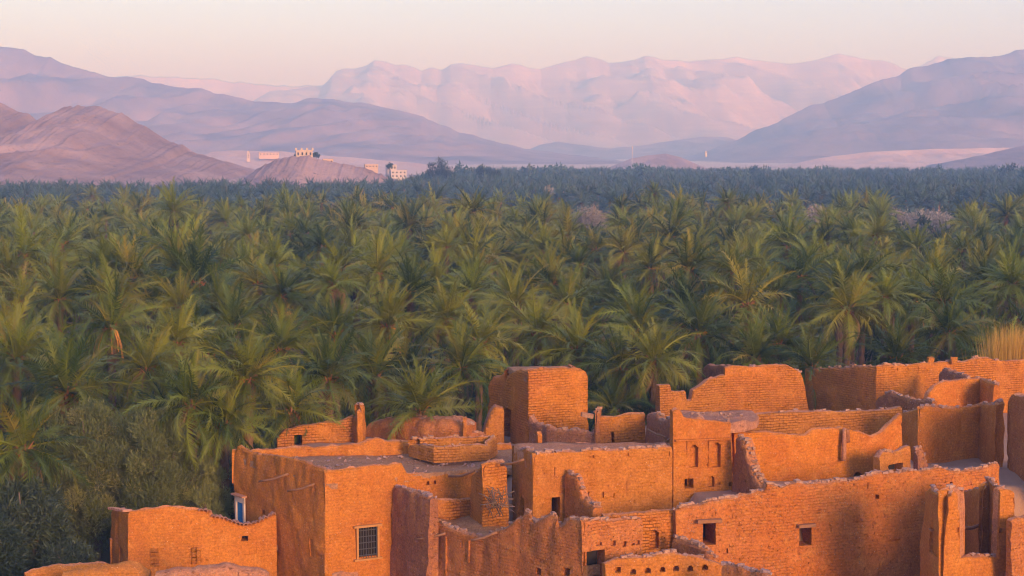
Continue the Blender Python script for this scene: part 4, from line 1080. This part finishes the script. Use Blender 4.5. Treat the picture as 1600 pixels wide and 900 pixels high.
# (px, py of the crown heart, height of the heart, size, label, options)
HAND = [
 (104, 612, 8.2, 1.22, 'largest date palm at the left edge, wide drooping crown', {}),
 (173, 512, 9.6, 1.0, 'date palm with rusty orange crown heart, left of centre', {'stalks': True}),
 (93, 468, 9.6, .95, 'round-crowned date palm high above the leftmost big palm', {}),
 (282, 480, 9.5, .95, 'dark date palm with pale curled stalks left of yellowish palm', {'ndead': 14}),
 (299, 632, 8.0, 1.0, 'low date palm above the feathery tamarisk tree', {}),
 (387, 592, 9.0, 1.02, 'upright date palm behind the roof horn of big house', {'up': 6}),
 (364, 512, 9.0, 1.0, 'yellowish green date palm above the big flat roof', {}),
 (350, 665, 7.0, .95, 'small date palm touching the big house corner', {}),
 (38, 700, 6.6, 1.0, 'drooping date palm with rusty heart at the left picture edge', {'ndead': 16}),
 (439, 462, 9.4, 1.02, 'date palm with long brown hanging stalks, left centre', {'stalks': True, 'ndead': 12}),
 (524, 522, 9.0, 1.0, 'wide flat date palm above the mud pillar', {}),
 (606, 508, 9.2, 1.05, 'date palm with bright orange hanging stalks', {'stalks': True, 'ndead': 10}),
 (699, 498, 9.4, 1.0, 'full date palm between orange-stalk palm and square tower', {}),
 (805, 478, 9.7, 1.05, 'tall date palm with pale trunk right above the tower', {}),
 (884, 474, 9.3, .95, 'date palm up and right of the square tower', {}),
 (656, 642, 6.9, 1.05, 'low big-fronded date palm directly behind the mauve mound', {'up': 8}),
 (514, 590, 8.0, 1.0, 'date palm fanning upright behind the ruined wall', {'up': 10}),
 (585, 588, 7.6, .98, 'date palm behind the mud pillar ruin', {'up': 4}),
 (720, 575, 8.0, 1.0, 'dark date palm at the left shoulder of square tower', {}),
 (455, 640, 7.0, .95, 'low date palm behind the doorway of the ruined wall', {'up': 5}),
 (970, 575, 7.6, 1.0, 'date palm right of the square tower, arching yellow fronds', {}),
 (900, 545, 8.2, 1.0, 'date palm just over the rim of the square tower', {}),
 (1022, 562, 8.2, 1.0, 'date palm at the left end of the stepped wall', {}),
 (960, 640, 5.6, .8, 'small yellow-flecked palm behind the slit brick wall', {'ndead': 14}),
 (1324, 482, 9.6, 1.15, 'tallest date palm with long bare trunk, right of centre', {'ndead': 12}),
 (1215, 460, 9.4, .98, 'dark date palm left of the tall trunk palm', {}),
 (1092, 520, 8.8, 1.08, 'date palm with orange drooping lower fronds above stepped wall', {'ndead': 18}),
 (1219, 536, 8.3, 1.05, 'date palm just above the tapered back wall', {}),
 (996, 515, 8.9, 1.0, 'date palm up and left of the stepped wall', {}),
 (1425, 468, 9.4, .98, 'date palm with small orange date bunch, right side', {'stalks': True}),
 (1539, 440, 9.5, 1.0, 'date palm standing above the reed clump', {}),
 (1482, 520, 8.4, 1.0, 'dark date palm behind the sunlit back wall', {}),
 (1591, 462, 9.2, 1.0, 'brownish half dead date palm at the right edge', {'bare': True, 'ndead': 20}),
 (1106, 424, 9.5, 1.0, 'date palm with yellow fruit stalk, right of centre', {'stalks': True}),
 (1263, 420, 9.5, .95, 'date palm in the row above the dark palm', {}),
 (1386, 438, 9.4, .95, 'date palm between tall trunk palm and date bunch palm', {}),
 (904, 416, 9.6, 1.0, 'date palm with visible trunk in the middle of grove', {}),
 (970, 402, 9.6, .95, 'pale date palm right of the mid grove trunk palm', {}),
 (859, 424, 9.4, .95, 'date palm left neighbour of the mid grove trunk palm', {}),
 (766, 405, 9.8, 1.0, 'date palm with orange heart above the tower', {'stalks': True}),
 (741, 428, 9.2, .95, 'date palm with brown skirt next to orange heart palm', {'ndead': 18}),
 (1136, 318, 12.3, 1.0, 'lone tall dark palm rising above the green grove edge', {}),
 (1022, 303, 12.2, 1.0, 'small lone palm against the blue far grove', {'ndead': 16}),
 (453, 366, 10.0, 1.0, 'date palm with rusty heart, upper left grove', {}),
 (539, 356, 9.8, .95, 'second rusty-hearted palm of the upper left grove', {}),
 (210, 318, 10.4, 1.05, 'tall palm standing out over the blue trees, left', {}),
 (145, 306, 10.2, 1.0, 'palm left neighbour of the tall left outstanding palm', {}),
 (558, 312, 10.6, 1.0, 'reddish brown palm against the blue trees, centre left', {'bare': True}),
 (848, 325, 10.2, .95, 'reddish palm at the grove edge, centre', {'bare': True}),
 (1268, 572, 7.6, .9, 'date palm crowded behind the back wall centre', {}),
 (1400, 560, 7.2, .95, 'bushy low palm behind the long back wall', {'up': 8}),
 (1180, 560, 7.6, .9, 'yellow-green young palm over the tapered wall', {'up': 14}),
 (230, 575, 8.2, 1.0, 'date palm right of the largest left palm', {}),
 (25, 560, 9.0, 1.0, 'date palm cut by the left picture edge', {}),
 (440, 545, 8.6, 1.0, 'date palm below the brown stalk palm', {}),
 (840, 520, 8.6, 1.0, 'date palm behind and above tower rim, left side', {}),
]
placed = []
for k, (px, py, zh, sc, lab, opt) in enumerate(HAND):
    D = (CAM_H - zh) * FPX / (py - 235.0)
    placed.append(near_palm(px, py, D, sc, lab, 500 + k, **opt))

def village_free(x, y):
    """True where palms may stand"""
    if y < 74: return False
    pxx = 800 + FPX * x / y
    lim = 78.0 if pxx < 380 else (86.5 if pxx < 1020 else 96.5)
    return y > lim

CLEAR = [(1324, 24, 92, 112), (805, 14, 92, 110), (606, 14, 96, 104), (1425, 12, 100, 114)]
def cleared(x, y):
    q = 800 + FPX * x / y
    return any(abs(q - c) < w and a < y < b for c, w, a, b in CLEAR)

def far_edge(px):
    return float(np.interp(px, [0, 200, 400, 600, 640, 700, 760, 2000], [520, 520, 530, 545, 600, 760, 900, 900]))

cand = []
rr = random.Random(21)
sp_ = 5.0
for j in range(int(76 / sp_), int(905 / sp_)):
    y0 = j * sp_
    halfw = 0.345 * y0 + 14
    m = int(halfw / sp_) + 1
    for i in range(-m, m + 1):
        x = (i + (.5 if j % 2 else 0)) * sp_ + rr.uniform(-1.6, 1.6); y = y0 + rr.uniform(-1.6, 1.6)
        if not village_free(x, y) or cleared(x, y): continue
        if y > far_edge(800 + FPX * x / y): continue
        if rr.random() < .10 or 312 < y < 352: continue
        if any(abs(800 + FPX * x / y - q) < w and 212 < y < 350 for q, w in ((1275, 22), (1455, 48), (1400, 22), (925, 36))): continue
        cand.append((x, y))
pl = np.array(placed)
cand = [c for c in cand if np.min(np.hypot(pl[:, 0] - c[0], pl[:, 1] - c[1])) > 3.0 + c[1] * .004]
cand.sort(key=lambda c: c[1])
def sector(x, y):
    px = 800 + FPX * x / y
    for lim, w in ((230, 'far left'), (450, 'left'), (640, 'centre left'), (820, 'centre'), (1010, 'centre right'), (1200, 'right of centre'), (1400, 'right'), (9999, 'far right')):
        if px < lim: return w
def band(y):
    for lim, w in ((100, 'first row behind the village'), (118, 'second row of the grove'), (138, 'third row of the grove'), (999, 'fourth row of the grove')):
        if y < lim: return w
NOBJ = 300 - len(HAND)
inview = [c for c in cand if abs(c[0]) < .322 * c[1] + 1.0][:NOBJ]
iset = set(inview)
def ordinal(n):
    return '%d%s' % (n, 'th' if 10 <= n % 100 <= 20 else {1: 'st', 2: 'nd', 3: 'rd'}.get(n % 10, 'th'))
rank = {}
for b_ in {band(c[1]) for c in inview}:
    for i_, c in enumerate(sorted([c for c in inview if band(c[1]) == b_], key=lambda c: c[0] / c[1])): rank[c] = i_ + 1
SIZEW = ('slender', 'full', 'broad', 'drooping', 'upright', 'dark', 'tousled', 'sparse')
for k, (x, y) in enumerate(inview):
    zh = min(11.4, max(4.0, rr.gauss(8.7 if y > 105 else 7.2, 1.5)))
    s = rr.uniform(.78, 1.22); v = rr.randrange(8)
    lab = '%s green date palm, %s from the left in the %s' % (SIZEW[v], ordinal(rank[(x, y)]), band(y))
    gz = float(ground_z(x, y)); palm_colour(rr)
    root = thing('date_palm', lab, 'palm tree', (x, y, gz), 'date palms')
    root.rotation_euler = (rr.gauss(0, .045), rr.gauss(0, .045), 0)
    child('trunk', TRUNK, root, loc=(0, 0, -.1), scale=(s, s, zh - gz - .2), rot=(0, 0, rr.random() * 6))
    child('leaf_bases', BOOT, root, loc=(0, 0, zh - gz - .1), scale=(s, s, s), rot=(0, 0, rr.random() * 6))
    child('crown', CROWNS[v], root, loc=(0, 0, zh - gz), scale=(s, s, s * rr.uniform(.78, 1.2)), rot=(rr.gauss(0, .09), rr.gauss(0, .09), rr.random() * 6.28))

# the rest of the grove: one object, instanced on points
def bush_mesh(name, seed, n, rx, rz, leaf, mats, flat=0.3, spiky=0.0):
    r_ = np.random.default_rng(seed)
    nc = max(5, n // 40)
    cen = r_.normal(size=(nc, 3)); cen /= np.linalg.norm(cen, axis=1)[:, None]
    cen *= (r_.random(nc) ** .45)[:, None] * .8
    w = r_.integers(0, nc, n)
    d = r_.normal(size=(n, 3)); d /= np.linalg.norm(d, axis=1)[:, None]
    P = (cen[w] + d * (.32 * r_.random(n) ** .5)[:, None]) * np.array([rx, rx, rz]) + np.array([0, 0, rz])
    P[:, 2] = np.maximum(P[:, 2], .05)
    a = r_.normal(size=(n, 3)) + d * .8 + np.array([0, 0, spiky]); a /= np.linalg.norm(a, axis=1)[:, None]
    b = np.cross(a, r_.normal(size=(n, 3))); b /= np.linalg.norm(b, axis=1)[:, None]
    ls = leaf * r_.uniform(.6, 1.4, n)[:, None]
    V = np.stack([P - b * ls * flat, P + b * ls * flat, P + a * ls], 1).reshape(-1, 3)
    F = np.arange(3 * n).reshape(n, 3)
    me = mesh(name, V, F)
    at_ = me.attributes.new('tint', 'FLOAT', 'FACE'); at_.data.foreach_set('value', ((r_.random(nc)[w] * .35 + r_.random(n) * .15)).astype(np.float32))
    for m in mats: me.materials.append(m)
    return me

def proto_collection(name, meshes):
    c = bpy.data.collections.new(name)
    for k, me in enumerate(meshes):
        o = bpy.data.objects.new('%s_%02d' % (name, k), me); c.objects.link(o)
    return c

def scatter(name, pts, rots, scs, ids, coll, kindlabel, cat):
    me = mesh(name, pts, [])
    for nm, ty, arr in (('rot', 'FLOAT_VECTOR', rots), ('scl', 'FLOAT_VECTOR', scs), ('pick', 'INT', ids)):
        a = me.attributes.new(nm, ty, 'POINT')
        if ty == 'INT': a.data.foreach_set('value', np.asarray(arr, np.int32))
        else: a.data.foreach_set('vector', np.asarray(arr, np.float32).ravel())
    o = bpy.data.objects.new(name, me); COL.objects.link(o)
    ng = bpy.data.node_groups.new(name, 'GeometryNodeTree')
    ng.interface.new_socket('Geometry', in_out='INPUT', socket_type='NodeSocketGeometry')
    ng.interface.new_socket('Geometry', in_out='OUTPUT', socket_type='NodeSocketGeometry')
    n, l = ng.nodes, ng.links
    gi, go = n.new('NodeGroupInput'), n.new('NodeGroupOutput')
    ci = n.new('GeometryNodeCollectionInfo'); ci.inputs[0].default_value = coll
    ci.inputs['Separate Children'].default_value = True; ci.inputs['Reset Children'].default_value = True
    ip = n.new('GeometryNodeInstanceOnPoints'); ip.inputs['Pick Instance'].default_value = True
    def attr(nm, ty):
        x = n.new('GeometryNodeInputNamedAttribute'); x.data_type = ty; x.inputs[0].default_value = nm
        return x.outputs[0]
    l.new(gi.outputs[0], ip.inputs['Points']); l.new(ci.outputs[0], ip.inputs['Instance'])
    e2r = n.new('FunctionNodeEulerToRotation'); l.new(attr('rot', 'FLOAT_VECTOR'), e2r.inputs[0])
    l.new(e2r.outputs[0], ip.inputs['Rotation']); l.new(attr('scl', 'FLOAT_VECTOR'), ip.inputs['Scale']); l.new(attr('pick', 'INT'), ip.inputs['Instance Index'])
    l.new(ip.outputs[0], go.inputs[0])
    md = o.modifiers.new('scatter', 'NODES'); md.node_group = ng
    return tag(o, kindlabel, cat, kind='stuff')

FARC = [crown_mesh('far_crown', FARR, 300 + k, (40, 34, 44, 38, 30)[k], (6, 12, 4, 8, 14)[k], (0, -6, 4, 2, -8)[k]) for k in range(5)]
def with_trunk(cm, k, leaf=None):
    """crown and a ten metre trunk below, as one instanced mesh with its origin at the heart"""
    bm = bpy.data.meshes.new('far_palm')
    v = np.empty(len(cm.vertices) * 3); cm.vertices.foreach_get('co', v); v = v.reshape(-1, 3)
    f = np.array([p.vertices[:] for p in cm.polygons]); mi = np.empty(len(cm.polygons), np.int32); cm.polygons.foreach_get('material_index', mi)
    ti = np.empty(len(cm.polygons), np.float32); cm.attributes['tint'].data.foreach_get('value', ti)
    tv, tf_ = [], []
    for i, (h, r0) in enumerate(((-10, .3), (-5, .22), (-1, .24), (-.3, .34), (.2, .16))):
        for a in range(6): tv.append((r0 * math.cos(a * 1.047), r0 * math.sin(a * 1.047), h))
        if i:
            for a in range(6):
                p, q = (i - 1) * 6, i * 6; b = (a + 1) % 6
                tf_ += [(p + a, p + b, q + b), (p + a, q + b, q + a)]
    nv = len(v)
    me = mesh('far_palm', np.concatenate([v, np.array(tv)]), np.concatenate([f, np.array(tf_) + nv]))
    a = me.attributes.new('tint', 'FLOAT', 'FACE'); a.data.foreach_set('value', np.concatenate([ti, np.zeros(len(tf_), np.float32)]))
    for m in (leaf or M_FROND, M_DEAD, M_BOOT): me.materials.append(m)
    me.polygons.foreach_set('material_index', np.concatenate([mi, np.full(len(tf_), 2, np.int32)])); me.update()
    return me
midc = proto_collection('grove_palm', [with_trunk(c, k) for k, c in enumerate(CROWNS)] + [with_trunk(c, k) for k, c in enumerate(FARC)] + [with_trunk(c, k, M_HAZELEAF) for k, c in enumerate(FARC)])
P_, R_, S_, I_ = [], [], [], []
for (x, y) in cand:
    if (x, y) in iset: continue
    zh = min(13.5, max(4.5, rr.gauss(8.6, 1.9) + (2.2 if rr.random() < .07 else 0))); s = rr.uniform(.72, 1.28)
    if y > 330: zh = min(zh - 1.9, 8.6)
    elif y > 190: zh = min(zh - 1.0, 10.2)
    P_.append((x, y, zh)); R_.append((rr.gauss(0, .06), rr.gauss(0, .06), rr.random() * 6.28)); S_.append((s, s, s * rr.uniform(.9, 1.1)))
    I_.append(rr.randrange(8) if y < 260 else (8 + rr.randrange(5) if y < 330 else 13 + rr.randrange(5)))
scatter('palm_grove', P_, R_, S_, I_, midc, 'dense far date palm grove filling the valley floor', 'palm grove')

# undergrowth of young palms and bushes between the trunks
bushes = [bush_mesh('grove_bush', 400 + k, 420, 1.9, 1.7, .42, [M_DARKLEAF if k else M_BUSH], .3, .3) for k in range(3)] + [bush_mesh('bare_bush', 410 + k, 500, 1.8, 1.9, .5, [M_BARE], .08, .8) for k in range(2)]  # darker leaf on most bushes paints shade into the gaps between palms
young = [crown_mesh('young_palm', MIDD, 430 + k, 38, 4, 12) for k in range(2)]
undc = proto_collection('undergrowth', bushes + young + [bush_mesh('round_tree', 440 + k, 700, 1.9, 1.7, .34, [M_HAZELEAF], .3, .2) for k in range(3)])
P_, R_, S_, I_ = [], [], [], []
for j in range(int(76 / 4), int(880 / 4)):
    y0 = j * 4.0
    if y0 > 300 and j % 2: continue
    m = int((.345 * y0 + 12) / 4) + 1
    for i in range(-m, m + 1):
        if y0 > 300 and i % 2: continue
        x, y = i * 4 + rr.uniform(-1.8, 1.8), y0 + rr.uniform(-1.8, 1.8)
        if not village_free(x, y) or cleared(x, y) or y > far_edge(800 + FPX * x / y) - 5: continue
        near = y < 300
        if 318 < y < 345: continue
        t = rr.random()
        k = (5 + rr.randrange(2)) if (near and t < .40) else (rr.randrange(3) if t < .93 else 3 + rr.randrange(2))
        s = rr.uniform(.8, 1.25) * (1.0 if near else 1.5)
        if 120 < y < 312 and rr.random() < .055: k = rr.randrange(5); s = rr.uniform(1.7, 2.5)
        if y > 345 and rr.random() < .55: k = 7 + rr.randrange(3); s = rr.uniform(1.7, 2.9) if (rr.random() < .85 or y < 600) else rr.uniform(2.9, 4.4)
        P_.append((x, y, rr.uniform(.3, 3.4) if 5 <= k < 7 else -.2)); R_.append((0, 0, rr.random() * 6.28)); S_.append((s, s, s * rr.uniform(.8, 1.1) if s > 2 else s * rr.uniform(.9, 1.5 if k < 5 else 1.1))); I_.append(k)
scatter('grove_undergrowth', P_, R_, S_, I_, undc, 'bushes and young palms growing between the palm trunks', 'undergrowth')

# ------------------------------------------------------------------ trees
def leafy_tree(name, label, cat, x, y, h, rx, mat, seed, n=26000, leaf=.20, nclump=150, low=.12, spray=.6, group=None):
    gz = float(ground_z(x, y)); r_ = np.random.default_rng(seed)
    root = thing(name, label, cat, (x, y, gz), group)
    cen = r_.normal(size=(nclump, 3)); cen /= np.linalg.norm(cen, axis=1)[:, None]
    cen *= (r_.random(nclump) ** .4)[:, None]
    cz = h * (low + (1 - low) / 2); hz = h * (1 - low) / 2
    lump = 1 + .28 * fbm(cen[:, 0] * 2 + seed, cen[:, 1] * 2, cen[:, 2] * 2, 2, seed)
    C = cen * lump[:, None] * np.array([rx, rx, hz]) * .86 + np.array([0, 0, cz])
    tb = MB(); tops = []
    for k in range(7):
        az = k * .9 + r_.random(); tgt = np.array([math.cos(az) * rx * .55, math.sin(az) * rx * .55, h * r_.uniform(.55, .9)])
        pts = [(0, 0, -.3), tuple(tgt * np.array([.12, .12, .28])), tuple(tgt * np.array([.5, .5, .62])), tuple(tgt)]
        tb.tube(pts, [.20, .15, .09, .03], 6)
    trunk = tb.build('trunk', M_BARK, root, True)
    w = r_.integers(0, nclump, n)
    cs = r_.uniform(.5, 1.0, nclump) * rx * .30
    d = r_.normal(size=(n, 3)); d /= np.linalg.norm(d, axis=1)[:, None]
    P = C[w] + d * (cs[w] * r_.random(n) ** .5)[:, None] * np.array([1, 1, 1.15])
    a = d * .7 + np.array([0, 0, spray]) + r_.normal(size=(n, 3)) * .45; a /= np.linalg.norm(a, axis=1)[:, None]
    b = np.cross(a, r_.normal(size=(n, 3))); b /= np.linalg.norm(b, axis=1)[:, None]
    ls = leaf * r_.uniform(.5, 1.5, n)[:, None]
    V = np.stack([P - b * ls * .13, P + b * ls * .13, P + a * ls], 1).reshape(-1, 3)
    me = mesh('crown', V, np.arange(3 * n).reshape(n, 3))
    t_ = me.attributes.new('tint', 'FLOAT', 'FACE'); t_.data.foreach_set('value', (r_.random(nclump)[w] * .4 + r_.random(n) * .15).astype(np.float32))
    link('crown', me, mat, root, False)
    return root
p = at(150, 780, 76.5); leafy_tree('tamarisk_tree', 'feathery grey-green tamarisk behind the low house', 'tree', p.x, p.y, 8.4, 2.5, M_TAM, 601, 130000, .15, 210)
p = at(245, 760, 76.0); leafy_tree('tamarisk_tree', 'feathery tamarisk between low house and big house', 'tree', p.x, p.y, 8.2, 2.3, M_TAM, 602, 120000, .15, 200)
p = at(325, 800, 76.5); leafy_tree('tamarisk_tree', 'slim tamarisk bush by the big house corner', 'tree', p.x, p.y, 5.6, 1.2, M_TAM, 603, 50000, .14, 90)
p = at(40, 830, 71.5); leafy_tree('dark_tree', 'dark green broad tree in the bottom left corner', 'tree', p.x, p.y, 6.0, 2.0, M_DARKLEAF, 604, 36000, .22, 150, spray=.2)
p = at(-20, 860, 68.0); leafy_tree('dark_tree', 'dark tree cut by the left edge near the bottom', 'tree', p.x, p.y, 5.0, 1.8, M_DARKLEAF, 605, 26000, .22, 120, spray=.2)
p = at(110, 870, 70.0); leafy_tree('dark_shrub', 'dark low shrub left of the low house', 'shrub', p.x, p.y, 3.0, 1.4, M_DARKLEAF, 606, 16000, .18, 80, spray=.2)
p = at(90, 700, 78.0); leafy_tree('tamarisk_tree', 'olive bushy tree under the largest left palm', 'tree', p.x, p.y, 6.0, 2.0, M_BUSH, 607, 24000, .24, 120)
for k, (px, py, D, h, rx, m, lab) in enumerate([
    (735, 322, 290, 9.5, 4.2, M_BUSH, 'round olive tree at the far edge of green grove'),
    (1000, 415, 165, 8.0, 3.0, M_BUSH, 'bushy olive tree among the middle palms'),
    (1320, 385, 190, 8.0, 3.6, M_BARE, 'reddish bare tree among the palms, right'),
    (1560, 400, 180, 8.0, 3.2, M_BARE, 'reddish bare tree near the right edge of the grove'),
    (275, 350, 240, 8.5, 3.8, M_BARE, 'brownish bare tree in the left grove'),
    (610, 325, 300, 9.0, 3.2, M_BARE, 'pinkish bare tree before the blue trees, left'),
    (520, 318, 330, 9.0, 3.4, M_BARE, 'grey bare tree before the blue trees, further left'),
    (685, 282, 620, 17.0, 7.0, M_DARKLEAF, 'large dark blue broadleaf tree near the far houses'),
    (765, 285, 640, 15.0, 6.0, M_DARKLEAF, 'second large broadleaf tree right of far houses')]):
    p = at(px, py, D); leafy_tree('grove_tree', lab, 'tree', p.x, p.y, h, rx, m, 620 + k, 6000, .42 if D < 500 else .9, 60)
for k, (px, py, D, rx, rz) in enumerate([(1275, 322, 330, 3.4, 4.5), (1455, 324, 325, 7.0, 4.3), (1400, 322, 330, 3.4, 4.2), (925, 320, 340, 5.0, 4.3), (890, 300, 420, 3.0, 5.4), (860, 300, 430, 3.0, 5.4)]):
    p = at(px, py, D)
    o = link('pale_bush', bush_mesh('pale_bush', 650 + k, 9000, rx, rz, .5, [M_PALE], .18, .4), [], None, False); o.location = (p.x, p.y, 0)
    tag(o, ['small pale dry thicket left of the wide one, grove edge', 'widest pale dry thicket at the right grove edge', 'pale dry thicket just left of the widest one', 'pale pinkish thicket at the grove edge, centre right', 'pale twiggy bush in the blue grove', 'second pale twiggy bush in the blue grove, left'][k], 'bush')
# golden reeds behind the back wall
rd = thing('reed_clump', 'golden dry reed clump behind the back wall, right edge', 'reeds', tuple(at(1580, 570, 92.5) * 1.0)[:2] + (3.5,))
r_ = np.random.default_rng(71); n = 2600
bx_ = r_.normal(size=(n, 2)) * np.array([.62, .5]); hh = (4.9 + 2.2 * r_.random(n)) * (1 - .12 * np.abs(bx_[:, 0]))
ln_ = r_.normal(size=(n, 2)) * .16 + bx_ * .10
B0 = np.stack([bx_[:, 0], bx_[:, 1], np.zeros(n)], -1); T0 = B0 + np.stack([ln_[:, 0] * hh * .5, ln_[:, 1] * hh * .5, hh], -1)
wv_ = np.stack([r_.normal(size=n), r_.normal(size=n), np.zeros(n)], -1); wv_ /= np.linalg.norm(wv_, axis=1)[:, None]
Vv = np.stack([B0 - wv_ * .032, B0 + wv_ * .032, T0], 1).reshape(-1, 3)
me = mesh('stems', Vv, np.arange(3 * n).reshape(n, 3)); a_ = me.attributes.new('tint', 'FLOAT', 'FACE'); a_.data.foreach_set('value', r_.random(n).astype(np.float32))
link('stems', me, M_REED, rd, False)['kind'] = 'stuff'

# ------------------------------------------------------------------ far hamlet
def far_house(name, label, px, py, D, w, h, d, mat, cols, rows, battl=0, cat='house', rot=.2):
    """px, py: middle of the foot"""
    p = at(px, py, D); root = thing(name, label, cat, (p.x, p.y, p.z)); root.rotation_euler = (0, 0, rot)
    mb = MB(); mb.box((0, 0, h / 2 - 1.5), (w, d, h + 3)); mb.build('wall', mat, root)
    mb = MB(); mb.box((0, 0, h + .2), (w + .25, d + .25, .4)); mb.build('parapet', mat, root)
    for r0 in range(rows):
        for c0 in range(cols):
            mb = MB(); mb.box((-w / 2 + w * (c0 + .5) / cols, -d / 2 - .0, h * (r0 + .55) / rows), (w / cols * .38, .16, h / rows * .42)); mb.build('window', M_DARK, root)
    for k in range(battl):
        mb = MB(); mb.box((-w / 2 + w * k / (battl - 1), -d / 2 + .1, h + .7), (.8, .8, 1.2)); mb.build('merlon', mat, root)
    return root
far_house('far_fort', 'cream fort with battlements on the hill saddle', 475, 246, 720, 7.2, 2.9, 5, M_CREAM, 4, 1, 4, 'fort')
mn = far_house('far_minaret', 'small white minaret on the pink terrace', 388, 247, 1400, 2.4, 4.2, 2.4, M_CREAM, 1, 3, 0, 'minaret')
mb = MB(); mb.box((0, 0, 5.2), (1.2, 1.2, 1.6)); mb.build('lantern', M_CREAM, mn)
far_house('far_house', 'low tan houses row on the pink terrace behind minaret', 420, 243, 1420, 17, 2.2, 5, M_TANH, 6, 1)
far_house('far_house', 'tan low house right of the cream fort', 512, 256, 730, 4.5, 1.8, 4, M_TANH, 3, 1)
far_house('far_house', 'upper pale block of the white house cluster', 611, 266, 740, 4.5, 2.2, 4, M_WHITEH, 3, 1)
far_house('far_house', 'white house with a row of dark windows below the hill', 622, 278, 730, 7.0, 3.2, 5, M_WHITEH, 4, 2)
far_house('far_house', 'small tan house at the foot of white house', 645, 284, 725, 4.0, 1.6, 4, M_TANH, 2, 1)
far_house('far_house', 'orange tan block half hidden by far trees', 684, 304, 480, 3.6, 1.6, 4, M_TANH, 2, 1)
far_house('far_house', 'tan ruin on the slope above white house', 580, 262, 760, 6.0, 1.2, 4, M_TANH, 4, 1)
far_house('far_house', 'tiny white hut on the plain right of the mast', 1103, 240, 1500, 1.6, 1.6, 1.6, M_WHITEH, 1, 1)
for k, (px, py, D, rx, lab) in enumerate([(494, 246, 722, 1.8, 'dark round tree beside the cream fort'), (609, 262, 735, 1.7, 'dark round tree on top of white house cluster'), (462, 246, 722, 1.1, 'small dark bush left of cream fort')]):
    p = at(px, py, D); leafy_tree('far_tree', lab, 'tree', p.x, p.y, 1, .1, M_DARKLEAF, 680 + k, 10, .1, 5).location = (p.x, p.y, -500)
    r0 = [o for o in COL.objects if o.get('label') == lab][0]
    for c in list(r0.children): bpy.data.objects.remove(c)
    r0.location = (p.x, p.y, p.z - .4)
    link('crown', bush_mesh('crown', 690 + k, 900, rx, rx * .8, .5, [M_DARKLEAF], .3, .2), [], r0, False)
    mb = MB(); mb.tube([(0, 0, -2), (0, 0, rx * .8)], [.25, .15], 6); mb.build('trunk', M_BARK, r0)
p = at(988, 250, 1400); ms = thing('radio_mast', 'thin pale lattice mast on the plain below mountains', 'mast', (p.x, p.y, p.z - 4))
mb = MB()
for sx, sy in ((-.5, -.4), (.5, -.4), (0, .5)): mb.tube([(sx, sy, 0), (sx * .3, sy * .3, 16)], [.12, .10], 5)
mb.build('leg_frame', M_WHITEH, ms)
for k in range(8):
    mb = MB(); z = 1 + k * 2; q = 1 - .7 * z / 16
    mb.tube([(-.5 * q, -.4 * q, z), (.5 * q, -.4 * q, z + 1.0)], [.08, .08], 4); mb.tube([(.5 * q, -.4 * q, z), (0, .5 * q, z + 1)], [.08, .08], 4); mb.build('brace', M_WHITEH, ms)
mb = MB(); mb.box((0, 0, 14.5), (.9, .6, 1.6)); mb.build('antenna', M_WHITEH, ms)

# ------------------------------------------------------------------ haze
mb = MB(); mb.box((0, 0, 189), (16000, 16000, 384))
hz = mb.build('haze', None); hz.data.materials.clear()
hm = bpy.data.materials.new('valley_haze'); hm.use_nodes = True
hn, hl = hm.node_tree.nodes, hm.node_tree.links
hn.remove(hn['Principled BSDF'])
pv = hn.new('ShaderNodeVolumePrincipled')
pv.inputs['Color'].default_value = HAZE_COLOR
pv.inputs['Density'].default_value = HAZE_DENSITY
pv.inputs['Anisotropy'].default_value = 0.0
pv.inputs['Absorption Color'].default_value = (1, 1, 1, 1)
hl.new(pv.outputs[0], hn['Material Output'].inputs['Volume'])
hz.data.materials.append(hm)
tag(hz, 'bluish evening haze filling the valley', 'haze', kind='stuff')
